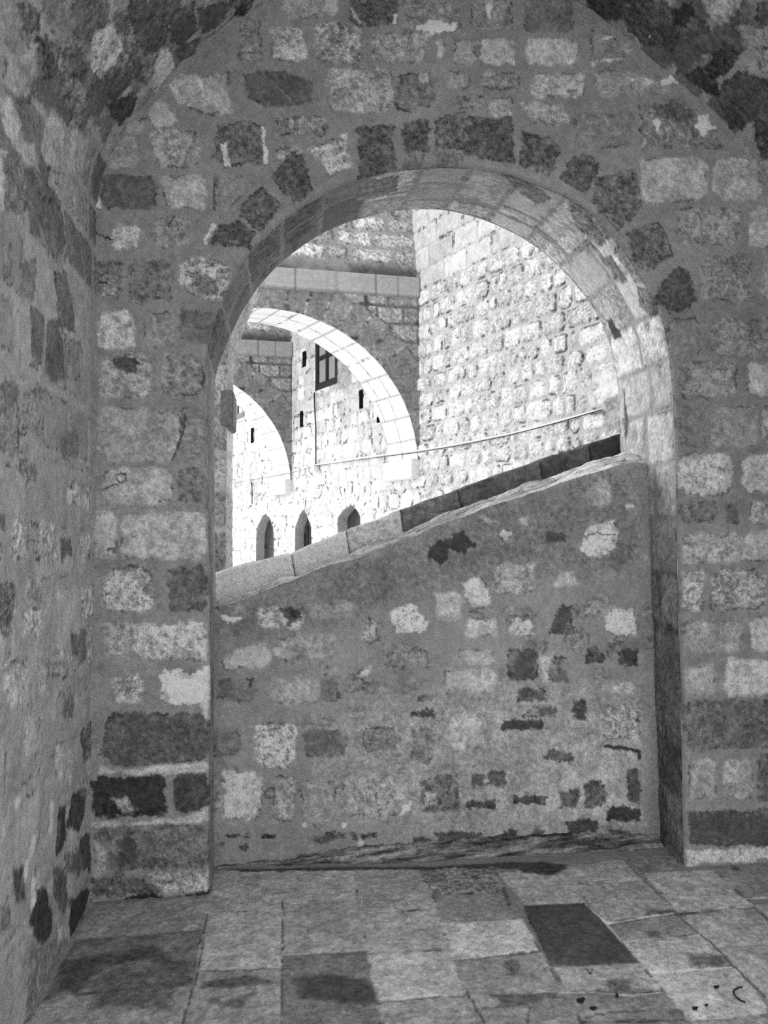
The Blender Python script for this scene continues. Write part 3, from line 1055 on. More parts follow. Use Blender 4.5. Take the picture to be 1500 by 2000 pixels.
fl.apply("""
M 42 2 .02 120 1880 200 1868 300 1850 330 1870 230 1885 180 1910 150 1950 110 1930
M 48 2 .02 300 1872 372 1880 370 1930 290 1915
M 52 2 .03 190 1890 360 1885 330 1975 180 1970
M 38 2 .014 440 1698 650 1694 850 1692 1000 1684 1110 1690 1090 1702 960 1697 650 1702 470 1703
M 36 2 .015 1005 1690 1060 1682 1110 1695 1080 1712 1020 1708
M 40 1 .02 575 1912 640 1902 715 1918 735 1935 740 1958 690 1962 590 1952
M 50 2 .012 395 1920 480 1905 540 1920 460 1932 390 1932
M 58 2 .01 400 1955 430 1948 440 1965 410 1968
M 58 2 .012 425 1962 500 1935 480 1965 430 1978
M 46 2 .010 978 1735 985 1733 1000 1768 992 1772
M 56 2 .012 985 1880 1010 1878 1018 1900 992 1905
M 54 2 .018 1180 1918 1230 1912 1235 1935 1190 1938
M 52 2 .016 950 1945 1080 1940 1110 1952 980 1968
M 52 2 .012 1262 1780 1318 1778 1322 1786 1260 1790
M 46 2 .012 1320 1785 1365 1778 1360 1788 1330 1793
M 60 2 .02 1340 1865 1420 1868 1430 1888 1350 1892
M 50 2 .012 1428 1690 1445 1695 1442 1702 1430 1702
M 58 2 .012 1265 1822 1290 1818 1288 1834 1268 1836
M 118 1 .004 563 1766 690 1756 690 1758 563 1768
M 116 1 .004 720 1782 800 1777 800 1779 720 1784
M 110 1 .004 410 1783 550 1778 550 1780 410 1785
M 122 1 .004 1122 1727 1250 1718 1252 1720 1122 1729
M 118 1 .004 1144 1764 1186 1803 1216 1838 1212 1838 1182 1804 1142 1766
M 118 1 .004 1184 1803 1316 1782 1318 1785 1188 1806
M 122 1 .004 1216 1838 1370 1826 1372 1828 1218 1841
M 128 1 .004 1290 1900 1435 1887 1436 1890 1290 1903
M 130 1 .006 1266 1898 1295 1895 1298 1904 1272 1907
M 118 1 .004 1324 1780 1470 1770 1472 1772 1324 1783
M 116 1 .004 1456 1755 1530 1749 1530 1752 1456 1757
M 112 1 .004 1040 1940 1150 1936 1230 1944 1290 1938 1290 1942 1230 1947 1150 1940 1040 1943
M 116 1 .004 1345 1991 1530 1981 1530 1984 1345 1994
L 45 .004 886 1876 960 1870 1052 1858
L 45 .005 912 1938 930 1970 945 2000
L 42 .005 1320 1785 1400 1852 1492 1946
L 45 .004 405 1784 388 1890 356 1998
L 50 .004 740 1960 820 1950 905 1945
L 55 .003 552 1868 640 1862 715 1858
L 48 .004 1144 1890 1152 1905 1158 1890
L 52 .003 1030 1998 1035 1965 1055 1998
L 48 .004 1140 1990 1200 1978 1320 1970
L 52 .003 552 1760 551 1995
L 56 .003 390 1895 551 1892
""", fconv)
floor = fl.mesh('floor', M_FLOOR)
tag(floor, 'worn pale flagstone floor with dark damp stains', 'floor', kind='structure')

# ------------------------------------------------------------------ blocking wall inside the arch
INFILL_STONES = """
M 84 1 .10 415 1190 650 1110 900 1000 1250 910 1250 1120 1000 1120 700 1200 420 1260
M 108 1 .12 620 1400 900 1330 1260 1330 1260 1640 900 1640 640 1600
M 122 1 .06 1050 1430 1250 1400 1250 1600 1000 1600
M 120 1 .05 960 1380 1010 1350 1000 1420 960 1440
R 497 1184 592 1230 122 3
M 52 3 .006 545 1186 590 1185 588 1210 560 1222 548 1205
R 600 1177 690 1208 108 1 .012
P 124 0 .012 427 1290 470 1265 520 1252 535 1280 515 1305 440 1308
P 150 0 .004 418 1182 432 1198 475 1206 452 1220 440 1212 420 1200
R 552 1240 655 1298 104 1 .014
R 708 1205 742 1257 118 3 .008
P 156 3 .005 760 1185 805 1177 838 1215 835 1232 770 1237
P 142 1 .005 680 1330 700 1305 725 1300 720 1322 705 1331
R 754 1268 840 1306 98 2 .01
R 528 1325 620 1375 114 1 .014
R 625 1330 662 1368 84 1 .012
R 425 1325 500 1372 82 1 .014
M 42 0 .003 485 1325 498 1322 496 1332 490 1340
R 818 1356 846 1370 74 1
R 803 1386 850 1401 50 1
R 848 1155 902 1212 124 1 .010
P 144 1 .006 903 1140 935 1122 955 1140 963 1175 940 1190 925 1192 907 1160
R 960 1099 1045 1160 116 2 .008
P 120 1 .008 1078 1140 1095 1118 1120 1115 1133 1145 1085 1148
P 152 3 .005 1130 1080 1143 1030 1200 1012 1208 1040 1205 1070 1170 1092 1145 1085
L 62 .004 1140 1046 1165 1040 1185 1044 1207 1047
R 1067 1038 1105 1058 56 1
M 44 1 .005 836 1075 850 1055 880 1050 905 1035 915 1050 932 1068 905 1082 878 1075 880 1090 862 1103 842 1095
M 120 2 .005 935 1010 955 1012 978 1020 950 1026
P 148 1 .005 970 1045 985 1030 1000 1040 995 1060 975 1058
M 120 1 .005 1010 1010 1034 1012 1030 1028 1014 1024
P 110 1 .008 1150 950 1175 925 1192 950 1195 980 1175 992 1148 985 1138 970
P 132 0 .004 1220 990 1240 984 1240 993 1222 997
R 910 1205 975 1245 128 1 .012
P 150 3 .005 995 1220 1010 1203 1040 1215 1047 1240 1030 1248 1000 1240
P 60 1 .005 1073 1240 1085 1190 1100 1175 1118 1185 1125 1242 1095 1243
P 144 2 .006 1180 1200 1200 1185 1235 1190 1247 1220 1240 1245 1205 1248 1182 1225
R 905 1268 965 1297 126 1
R 866 1305 968 1352 130 1 .010
R 992 1268 1052 1330 60 1
M 136 1 .008 1054 1282 1078 1278 1070 1330 1058 1335
R 1079 1283 1112 1300 94 2
R 1070 1306 1110 1332 74 1
P 62 2 .005 1142 1295 1150 1262 1165 1256 1183 1285 1180 1298
R 1205 1268 1247 1302 50 2
R 1196 1328 1241 1354 126 2
R 1010 1343 1062 1370 66 2
P 78 2 .006 1015 1400 1040 1380 1090 1380 1085 1400 1050 1403
R 977 1405 1066 1426 50 1
R 1118 1367 1144 1405 56 2
R 1178 1376 1252 1446 122 3
L 44 .012 1182 1460 1215 1462 1248 1468 1250 1482
R 878 1390 948 1465 126 1
M 150 1 .006 880 1450 905 1448 910 1466 885 1468
P 72 2 .010 1060 1478 1080 1462 1110 1470 1122 1483 1090 1493
R 923 1512 947 1535 68 1
R 954 1506 987 1535 62 1
R 820 1514 898 1583 80 3
M 130 3 .006 828 1545 855 1545 855 1570 830 1572
R 912 1560 970 1581 56 2
R 998 1552 1066 1572 56 2
M 70 3 .010 1092 1545 1130 1540 1130 1578 1095 1580
R 1140 1528 1182 1575 70 3
R 1224 1505 1250 1568 66 2
R 1185 1578 1253 1605 46 2
M 50 2 .006 1105 1605 1170 1595 1172 1615 1165 1635 1150 1620 1125 1635 1112 1632
M 50 2 .006 980 1622 1010 1622 1008 1646 982 1644
M 58 2 .006 1038 1616 1070 1618 1068 1636 1040 1636
M 54 2 .006 848 1628 900 1622 945 1625 940 1645 860 1646
M 54 2 .006 1190 1620 1232 1622 1230 1632 1195 1632
M 44 2 .012 840 1652 960 1640 1060 1648 1060 1662 900 1672 840 1672
M 44 2 .012 1090 1646 1180 1640 1255 1650 1255 1660 1100 1662
M 46 2 .012 560 1676 640 1662 720 1660 780 1668 720 1684 560 1694
R 495 1412 577 1499 140 3
R 434 1506 512 1600 142 1
R 532 1517 580 1604 118 2
R 595 1425 680 1480 80 1 .014
R 588 1525 660 1610 106 1 .014
R 672 1515 785 1598 117 2 .014
R 715 1418 783 1478 98 2 .01
L 60 .004 716 1425 712 1445 718 1470
R 415 1425 470 1478 82 1 .014
P 152 0 .004 775 1595 788 1572 805 1567 800 1583
R 802 1420 850 1490 92 2 .01
L 55 .003 712 1540 720 1570
L 55 .003 735 1550 742 1595
M 48 2 .004 440 1631 485 1630 484 1637 442 1637
M 44 2 .004 511 1631 541 1629 538 1638 512 1638
M 54 2 .005 460 1650 480 1648 483 1664 462 1662
M 54 2 .005 424 1645 440 1646 438 1657 425 1656
M 60 3 .005 608 1630 640 1626 675 1628 672 1646 612 1646
M 58 2 .004 685 1627 698 1627 697 1642 687 1642
M 46 1 .004 706 1630 740 1626 738 1637 708 1638
M 48 2 .006 808 1640 825 1632 842 1640 838 1660 812 1658
M 150 1 .004 588 1608 602 1607 600 1618 590 1618
M 148 1 .004 668 1608 678 1608 676 1620 668 1620
M 142 1 .004 700 1640 712 1645 708 1656 698 1654
"""
TOPF = [(405, 1190), (430, 1184), (480, 1170), (580, 1130), (640, 1108), (720, 1083), (800, 1050), (870, 1022), (930, 1000),
        (1000, 976), (1080, 950), (1150, 926), (1200, 910), (1275, 900)]
topf = [fxz(u, v, DI) for u, v in TOPF]
tfx, tfz = [p[0] for p in topf], [p[1] for p in topf]
# top edge at the back of the blocking wall
TOPB = [(405, 1185), (480, 1165), (585, 1126), (690, 1084), (793, 1043), (910, 992), (1068, 940), (1170, 903), (1215, 893), (1275, 884)]
topb = [fxz(u, v, D + TH - 0.02) for u, v in TOPB]
tbx, tbz = [p[0] for p in topb], [p[1] for p in topb]
x0_, x1_ = fxz(405, 1500, DI)[0], fxz(1290, 1500, DI)[0]
us = np.arange(x0_, x1_, 0.006)
NV = 310
NTOP = 26
vs = np.r_[np.linspace(0, 1, NV), 1 + np.linspace(0, 1, NTOP + 1)[1:]]
# lay the grid out over the real face height so that stones are placed in metres
vs_m = np.linspace(-0.02, 2.02, NV)


def infill3d(U, V, H):
    return np.stack([U, DI - H, V], -1)


iw = Surf(us, vs_m, infill3d, 97, 800, warp=0.013, und=0.007, mott=0.13)
r_ = random.Random(31)
for _ in range(90):
    x, z = r_.uniform(x0_, x1_), r_.uniform(0.1, 1.9)
    a, b = r_.uniform(0.05, 0.12), r_.uniform(0.03, 0.08)
    pl = [(x + a * math.cos(t) * r_.uniform(.8, 1.1), z + b * math.sin(t) * r_.uniform(.8, 1.1)) for t in np.linspace(0, 5.5, 8)]
    iw.stone('S', pl, r_.uniform(84, 114), r_.choice([0, 1, 2]), 0.012)
iw.apply(INFILL_STONES, lambda u, v: fxz(u, v, DI))
tz_ = np.interp(iw.U, tfx, tfz) + 0.012 * fbm(iw.U * 9, iw.U * 0, 811, 3)
Pi = iw.to3d(iw.U, iw.V, iw.H)
over = iw.V > tz_
cellz = vs_m[1] - vs_m[0]
nearz = np.abs(iw.V - tz_) <= cellz * 0.51
Pi[..., 2] = np.where(nearz, tz_, Pi[..., 2])
rim = np.clip(1 - (tz_ - iw.V) / 0.02, 0, 1)
Pi[..., 1] += 0.012 * rim ** 2
keep = ~((cin(np.where(nearz, tz_, iw.V)) > cin(tz_)))
infill = iw.mesh('wall_infill', M_STONE, keep, Pi, flip=True)
tag(infill, 'mortared rubble wall with slanting top that blocks the lower half of the archway', 'wall', kind='structure')
# crumbling top of that wall
ts = np.linspace(0, 1, 40)
tp = Surf(us, ts * 0.28, lambda U, V, H: np.stack([U, V, H], -1), 138, 840, warp=0.01, mott=0.12)
top_f = np.interp(us, tfx, tfz) + 0.012 * fbm(us * 9, us * 0, 811, 3)
top_b = np.interp(us, tbx, tbz)
Tt, Xx = np.meshgrid(ts, us, indexing='ij')
lay = fbm(Xx * 5, Tt * 9, 870, 4)
ridge = np.abs(fbm(Xx * 4, Tt * 16, 871, 3))
prof = np.sin(np.clip(Tt * 1.35, 0, 1) * math.pi / 2)
Ptop = np.stack([Xx, (DI + 0.012 + 0.004) + Tt * (TH - 0.30 - 0.016) - 0.012 * np.sin(Tt * math.pi) * lay,
                 top_f[None] * (1 - prof) + top_b[None] * prof + np.sin(np.clip(Tt, 0, 1) * math.pi) * (0.026 * lay + 0.05 * ridge - 0.006)], -1)
tp.T *= 1 + 0.30 * lay - 0.55 * sstep(0.0, 0.10, 0.09 - ridge)
tp.T[:, us > fxz(1040, 960, DI)[0]] *= 1.06
tobj = grid_object('broken_wall_top', Ptop, M_STONE, tp.T, tp.Pt + 0.3, parent=infill)
tobj['label'] = 'crumbling pale mortar along the slanting wall top'

# ------------------------------------------------------------------ damp silt along the foot of that wall
sx = np.linspace(fxz(425, 1600, DI)[0], fxz(1283, 1600, DI)[0], 330)
st_ = np.linspace(0, 1, 26)
Tt, Xx = np.meshgrid(st_, sx, indexing='ij')
u01 = (Xx - sx[0]) / (sx[-1] - sx[0])
wid = 0.035 + 0.055 * sstep(0.02, 0.4, u01) + 0.015 * fbm(Xx * 6, Xx * 0, 901, 3)
hgt = 0.015 + 0.06 * sstep(0.08, 0.45, u01) * (1 - 0.3 * sstep(0.75, 1, u01)) + 0.018 * fbm(Xx * 5, Xx * 0 + 3, 902, 3)
hgt = np.maximum(hgt + 0.012 * fbm(Xx * 25, Xx * 0 + 9, 906, 3), 0.006)
n_a = fbm(Xx * 8, Tt * 3 + 5, 903, 4)
Ps = np.stack([Xx, DI - 0.012 + 0.02 - wid * Tt - 0.004 * n_a, np.maximum(hgt * (1 - Tt) ** 1.3 + 0.006 * n_a * np.sin(Tt * math.pi), -0.004) + 0.002 - 0.006 * Tt], -1)
streak = fbm(Xx * 7 + Tt * 1.5, Tt * 7 + Xx * 3, 904, 5, 0.65)
fine_ = fbm(Xx * 60, Tt * 20, 905, 3)
edge_ = sstep(0.75, 1.0, Tt) + sstep(0.30, 0.0, Tt) * 0.9
Ts = np.maximum(82 + 90 * streak + 25 * fine_ - 34 * edge_, 24)
silt = grid_object('damp_silt', Ps, M_SILT, Ts, np.full(Ts.shape, 0.8), flip=True)
tag(silt, 'dark damp silt heaped along the foot of the blocking wall', 'silt', kind='stuff')

# ------------------------------------------------------------------ parapet of coping stones just outside the arch
YP = D + TH + 0.06
par = empty('coping_parapet', (float(fxz(800, 1000, YP)[0]), YP, 0.0))
tag(par, 'sloping parapet of coping stones rising to the right behind the blocking wall', 'parapet')
PTOP = [(395, 1127), (445, 1111), (500, 1097), (575, 1078), (640, 1051), (680, 1035), (740, 1013), (830, 979), (905, 952), (986, 922),
        (1040, 904), (1130, 874), (1208, 849), (1300, 815)]
ptop = [fxz(u, v, YP) for u, v in PTOP]
px_, pz_ = [p[0] for p in ptop], [p[1] for p in ptop]
JO = [(395, 1127, 400, 1187), (569, 1080, 585, 1130), (676, 1036, 692, 1086), (783, 997, 795, 1040), (895, 956, 910, 1000),
      (1055, 899, 1068, 946), (1150, 867, 1166, 908), (1300, 815, 1310, 880)]
TON = [225, 210, 146, 84, 70, 60, 46]  # left stones lit, right ones shaded: light painted into the tones
for n_ in range(7):
    a, b = JO[n_], JO[n_ + 1]
    A0, A1 = fxz(a[0], a[1], YP), fxz(a[2], a[3], YP)
    B0, B1 = fxz(b[0], b[1], YP), fxz(b[2], b[3], YP)
    ng, nh = max(int((B0[0] - A0[0]) / 0.012), 6), 34
    nd_ = 14
    g = 0.002
    uu = np.linspace(0, 1, ng)
    # wrap: front face bottom -> top, then over the top to the back
    rows = []
    for r in range(nh + nd_ + nh):
        if r < nh:
            v_, dpt = r / (nh - 1), 0.0
        elif r < nh + nd_:
            v_, dpt = 1.0, (r - nh + 1) / nd_ * 0.26
        else:
            v_, dpt = 1 - (r - nh - nd_ + 1) / nh, 0.26
        xa = (A1[0] + g) * (1 - v_) + (A0[0] + g) * v_
        xb = (B1[0] - g) * (1 - v_) + (B0[0] - g) * v_
        X = xa + (xb - xa) * uu
        xt = (A0[0] + g) + (B0[0] - A0[0] - 2 * g) * uu
        zt = np.interp(xt, px_, pz_) + 0.006 * fbm(X * 14, X * 0, 930, 2)
        zb = np.interp(X, tbx, tbz) - 0.12
        Z = zb + (zt - zb) * v_
        Y = np.full(ng, YP + dpt)
        e = np.minimum(np.minimum(uu, 1 - uu) * (xb - xa), 0.02)
        c = np.clip(1 - e / 0.012, 0, 1) ** 2 * 0.012
        ev = np.clip(1 - np.minimum((zt - Z), 0.03) / 0.012, 0, 1) ** 2 * 0.010 if r < nh else 0
        disp = 0.012 * fbm(X * 14, Z * 14, 931 + n_, 4) + 0.006 * fbm(X * 60, Z * 60, 932, 2)
        Y = Y + (c + ev + disp if r < nh else (-c if r >= nh + nd_ else 0))
        if nh <= r < nh + nd_:
            Z = Z - c + 0.3 * disp
        rows.append(np.stack([X, Y, Z], -1))
    Pb = np.array(rows)
    # close the ends
    cenL, cenR = Pb[:, :1].copy(), Pb[:, -1:].copy()
    cenL[..., 1] = YP + 0.13
    cenR[..., 1] = YP + 0.13
    Pb = np.concatenate([cenL, Pb, cenR], 1)
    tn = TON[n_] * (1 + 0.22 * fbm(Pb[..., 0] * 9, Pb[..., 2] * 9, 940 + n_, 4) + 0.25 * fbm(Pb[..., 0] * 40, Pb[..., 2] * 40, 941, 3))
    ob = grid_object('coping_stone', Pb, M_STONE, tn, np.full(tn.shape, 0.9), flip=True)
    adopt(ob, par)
    if n_ < 2:
        ob['label'] = 'coping stone painted pale as if lit from the left'
    elif n_ > 3:
        ob['label'] = 'coping stone painted dark as if in shade'
core_v, core_f = [], []
cx_ = np.linspace(px_[0], px_[-1], 60)
for X in cx_:
    zt = float(np.interp(X, px_, pz_)) - 0.02
    zb = float(np.interp(X, tbx, tbz)) - 0.12
    core_v += [(X, YP + 0.025, zb), (X, YP + 0.025, zt), (X, YP + 0.235, zt), (X, YP + 0.235, zb)]
for k in range(59):
    a = 4 * k
    core_f += [(a + i, a + (i + 1) % 4, a + 4 + (i + 1) % 4, a + 4 + i) for i in range(4)]
core_f += [(0, 1, 2, 3), (236, 237, 238, 239)]
bx = mesh_object('mortar_core', core_v, core_f, M_STONE, tone=60)
adopt(bx, par)
bx = box_frame('parapet_base', (px_[0], YP + 0.03, 0), (px_[-1] - px_[0], 0, 0), (0, 0.2, 0), (0, 0, min(np.interp(px_, tbx, tbz)) - 0.14), M_STONE, tone=90)
adopt(bx, par)

# ------------------------------------------------------------------ outer pier seen past the left jamb
pe = 4.55
xe = float(hit(444, 1000, (0, pe, 0), YV)[0])
PIER = [(443, 1130), (443, 740), (446, 690), (452, 655), (462, 615), (480, 570), (500, 530)]
pr_ = [(float(q[0]), float(q[2])) for q in (hit(u, v, (0, pe, 0), YV) for u, v in PIER)]
pr_[0] = (pr_[0][0], 0.0)
pr_ = smooth_curve(pr_, 2)
pr_, lp = resample(pr_, 260)
pier_y = np.linspace(0, 0.5, 60)
sp = np.linspace(0, lp, 260)


def pier3d(U, V, H):
    x = np.interp(V, sp, pr_[:, 0]) + H
    z = np.interp(V, sp, pr_[:, 1])
    return np.stack([x, pe + U, z], -1)


ps = Surf(np.linspace(0, 0.5, 60), sp, pier3d, 118, 960, und=0.004)
# turn the sheet into a pier: front sheet to the left, side sheet along y
fr = Surf(np.linspace(0, 0.9, 120), sp, lambda U, V, H: np.stack([np.interp(V, sp, pr_[:, 0]) - U, np.full(U.shape, pe) - H, np.interp(V, sp, pr_[:, 1])], -1), 120, 970, und=0.005)
z_ = 0.0
for q in range(14):
    h_ = rnd.uniform(0.18, 0.3)
    fr.stone('S', [(0.0, z_ + .01), (rnd.uniform(.09, .3), z_ + .01), (rnd.uniform(.09, .3), z_ + h_ - .015), (0.0, z_ + h_ - .015)], rnd.uniform(84, 140), 2, 0.008)
    ps.stone('S', [(0.0, z_ + .01), (.5, z_ + .01), (.5, z_ + h_ - .015), (0.0, z_ + h_ - .015)], rnd.uniform(84, 140), 2, 0.008)
    z_ += h_
pier = empty('stone_pier', (xe - 0.3, pe + 0.25, 0.0))
tag(pier, 'narrow outer stone pier flaring at the top beside the left jamb of the archway', 'pier')
for nm_, S in (('pier_face', fr), ('pier_side', ps)):
    S.H[:, 0] = 0
    o_ = S.mesh(nm_, M_STONE, flip=(nm_ == 'pier_side'))
    adopt(o_, pier)
ca, cb_ = hit(456, 762, (0, pe, 0), YV), hit(456, 834, (0, pe, 0), YV)
cor = box_frame('corbel', (xe - 0.05, pe - 0.01, cb_[2]), (ca[0] - xe + 0.05, 0, 0), (0, 0.3, 0), (0, 0, ca[2] - cb_[2]), M_STONE, bevel=0.008, tone=92, pit=0.8)
adopt(cor, pier)

# ------------------------------------------------------------------ the building across the alley
def hdir(u):
    d = ray(u, HOR)
    d[2] = 0
    return d / np.linalg.norm(d)


A_ = hdir(-190.0)                                 # along the long wall, away from the camera
Pd = hdir(7700.0)                                 # along the cross arches, to the right
NL = np.array([-A_[1], A_[0], 0.0])               # wall normal, into the alley
d0 = ray(820, HOR)
C1 = CAM + d0 * 9.0
C1[2] = 0.0
BAY = None


def lw(u, v):                                     # pixel of the long wall -> (distance along it, height)
    p = hit(u, v, C1, NL)
    return float(np.dot(p - C1, A_)), float(p[2])


BAY = lw(570, 1000)[0]
THA = lw(762, 920)[0]                              # thickness of the cross arches


def L3(s, z, off=0.0):
    return C1 + A_ * s + NL * off + np.array([0, 0, z])


def cross(u, v):                                  # pixel on the face of the near cross arch -> (distance left of the wall, height)
    n_ = np.array([-Pd[1], Pd[0], 0.0])
    p = hit(u, v, C1, n_)
    return float(-np.dot(p - C1, Pd)), float(p[2])


print('D', D, 'XL', XL, 'XR', XR, 'BAY', BAY, 'THA', THA, 'C1', C1)

# openings of the long wall
DOORS = [[(501, 1095), (502, 1045), (507, 1020), (519, 1003), (530, 1016), (536, 1042), (537, 1095)],
         [(577, 1075), (580, 1032), (586, 1008), (593, 995), (602, 1009), (609, 1032), (611, 1075)],
         [(660, 1050), (664, 1012), (674, 994), (687, 986), (697, 994), (705, 1011), (708, 1050)]]
doors = []
for dd in DOORS:
    p = [lw(*q) for q in dd]
    p[0] = (p[0][0], 0.0)
    p[-1] = (p[-1][0], 0.0)
    # (distance grows to the left in the picture) keep the jambs upright
    p[1] = (p[0][0], p[1][1]) if abs(p[1][0] - p[0][0]) < 0.08 else p[1]
    doors.append(p)
far_door = [(p[0] + (doors[0][0][0] - doors[1][0][0]) * 1.0 + 0.35, p[1]) for p in doors[0]]
wa, wb = lw(617, 764), lw(660, 747)
wt = lw(617, 666)[1]
WIN = (wb[0], wa[1], wa[0], wt)                    # s0, z0, s1, z1
WIN2 = (WIN[0] + BAY, WIN[1], WIN[2] + BAY, WIN[3])
SL = [(592, 688, 599, 715), (703, 763, 710, 797), (587, 804, 593, 833), (737, 815, 743, 825), (491, 837, 496, 864)]
slits = []
for a, b, c, d in SL:
    q0, q1 = lw(c, d), lw(a, b)
    slits.append((q0[0], q0[1], q1[0], q1[1]))

SMIN, SMAX = lw(1240, 900)[0] - 1.2, 2.35 * BAY
sA = np.arange(SMIN, 2.4, 0.011)
sB = np.arange(2.4, SMAX, 0.018)
ss = np.r_[sA, sB, np.arange(SMAX, 7 * BAY, 0.05)]
SMAX = 7 * BAY
zz = np.arange(0.0, 6.3, 0.0125)
lwS = Surf(ss, zz, lambda U, V, H: C1 + A_ * U[..., None] + NL * H[..., None] + np.array([0, 0, 1.0]) * V[..., None], 172, 1200, warp=0.012, mott=0.08, und=0.008, rag=0.35, k=0.76, crack=0.6, cw=2.2)
r_ = random.Random(21)
z = 0.0
while z < 6.2:
    up = z > lw(821, 579)[1] - 0.02
    h_ = r_.uniform(0.24, 0.30) if up else r_.uniform(0.17, 0.225)
    s = SMIN + r_.uniform(-0.3, 0)
    while s < SMAX:
        w_ = r_.uniform(0.26, 0.55) if up else r_.uniform(0.12, 0.34)
        g = 0.010 if up or s > 0 else 0.016
        j = lambda: r_.uniform(-0.008, 0.008)
        if up:
            pl = [(s + g, z + g), (s + w_ - g, z + g), (s + w_ - g, z + h_ - g), (s + g, z + h_ - g)]
            lwS.stone('S', pl, r_.uniform(168, 196), 0, 0.005, 0.010)
        else:
            c = r_.uniform(0.01, 0.05)
            pl = [(s + g + c, z + g + j()), (s + w_ - g - c, z + g + j()), (s + w_ - g, z + g + c), (s + w_ - g + j(), z + h_ - g - c),
                  (s + w_ - g - c, z + h_ - g), (s + g + c, z + h_ - g + j()), (s + g, z + h_ - g - c), (s + g, z + g + c)]
            rough = s < -0.12
            lwS.stone('S', pl, r_.uniform(168, 208), 2 if rough else 0, 0.006, r_.uniform(0.014, 0.030) if rough else 0.008)
            if rough and r_.random() < 0.5:
                lwS.H[lwS._win(pl, 0.0)] += 0.012 * np.abs(lwS.n1[lwS._win(pl, 0.0)])
        s += w_
    z += h_
for dd in doors + [far_door]:
    q_ = np.array(dd[1:6])
    cv_, _ = resample(smooth_curve(q_, 2), 13)
    ctr = np.array([q_[:, 0].mean(), q_[:, 1].min() - 0.15])
    for k in range(12):
        a0, a1 = cv_[k], cv_[k + 1]
        d0_, d1_ = a0 - ctr, a1 - ctr
        o0, o1 = a0 + d0_ / np.linalg.norm(d0_) * 0.34, a1 + d1_ / np.linalg.norm(d1_) * 0.34
        cc_ = (a0 + a1 + o0 + o1) / 4
        lwS.stone('S', [tuple(cc_ + (p - cc_) * 0.93) for p in (a0, a1, o1, o0)], r_.uniform(184, 206), 0, 0.005, 0.012)
lwS.apply("""
M 205 0 .05 1160 735 1210 720 1210 790 1180 800
M 150 1 .02 1182 780 1212 770 1212 840 1185 850
M 150 1 .05 660 690 690 720 680 760 655 760
""", lw)
Pl = lwS.to3d(lwS.U, lwS.V, lwS.H)
keep = np.ones((len(zz) - 1, len(ss) - 1), bool)
su, sz_ = cin(lwS.U), cin(lwS.V)
holes = []
allh = [('p', d) for d in doors + [far_door]] + [('r', w) for w in (WIN, WIN2)] + [('r', w) for w in slits]
for kind, hdef in allh:
    if kind == 'r':
        a, b, c, d = hdef
        hp = [(a, b), (c, b), (c, d), (a, d)]
    else:
        q = np.array(hdef)
        hp = [tuple(p) for p in np.vstack([q[:1], smooth_curve(q[1:4], 2)[1:-1], q[3:4], smooth_curve(q[3:6], 2)[1:-1], q[-1:]])]
    hp_full, _ = resample(np.array(hp + [hp[0]]), 120)
    win = lwS._win(hp, 0.05)
    X, Y = lwS.U[win], lwS.V[win]
    sdh = sdf_poly(X, Y, hp)
    cell = 0.012 if hdef[0] is not None else 0.012
    nr = np.abs(sdh) < 0.010
    Pw = Pl[win]
    for a, b in np.argwhere(nr):
        j = int(np.argmin((hp_full[:, 0] - X[a, b]) ** 2 + (hp_full[:, 1] - Y[a, b]) ** 2))
        hh_ = lwS.H[win][a, b]
        Pw[a, b] = L3(hp_full[j, 0], hp_full[j, 1], hh_)
    full = np.full(lwS.U.shape, 1.0, np.float32)
    full[win] = np.where(nr, 0, sdh)
    keep &= cin(full) > -1e-6
    holes.append((hp, hp_full))
wall_far = lwS.mesh('wall_back', M_OUT, keep, Pl, flip=True)
tag(wall_far, 'long bright limestone wall across the alley beyond the archway', 'wall', kind='structure')


def reveal(name, hp_full, depth, mat, parent, tone, closed=True):
    n_ = len(hp_full)
    rows = []
    for t in np.linspace(0, 1, 8):
        rows.append(np.array([L3(p[0], p[1], 0.012 - depth * t) for p in hp_full]))
    Pg = np.array(rows)
    tn = tone * (1 + 0.1 * fbm(Pg[..., 0] * 12, Pg[..., 2] * 12, 77, 3))
    return grid_object(name, Pg, mat, tn, np.full(tn.shape, 0.4), parent=parent)


# slits and holes: recesses, their shade painted in with near-black material
for q in range(len(slits)):
    hp, hpf = holes[6 + q]
    r_o = reveal('slit_recess', hpf, 0.30, M_IRON_SLIT, wall_far, 40)
    a, b, c, d = slits[q]
    box_frame('slit_back', L3(a - .02, b - .02, -0.31), A_ * (c - a + .04), NL * 0.02, (0, 0, d - b + .04), M_IRON_SLIT, parent=wall_far)

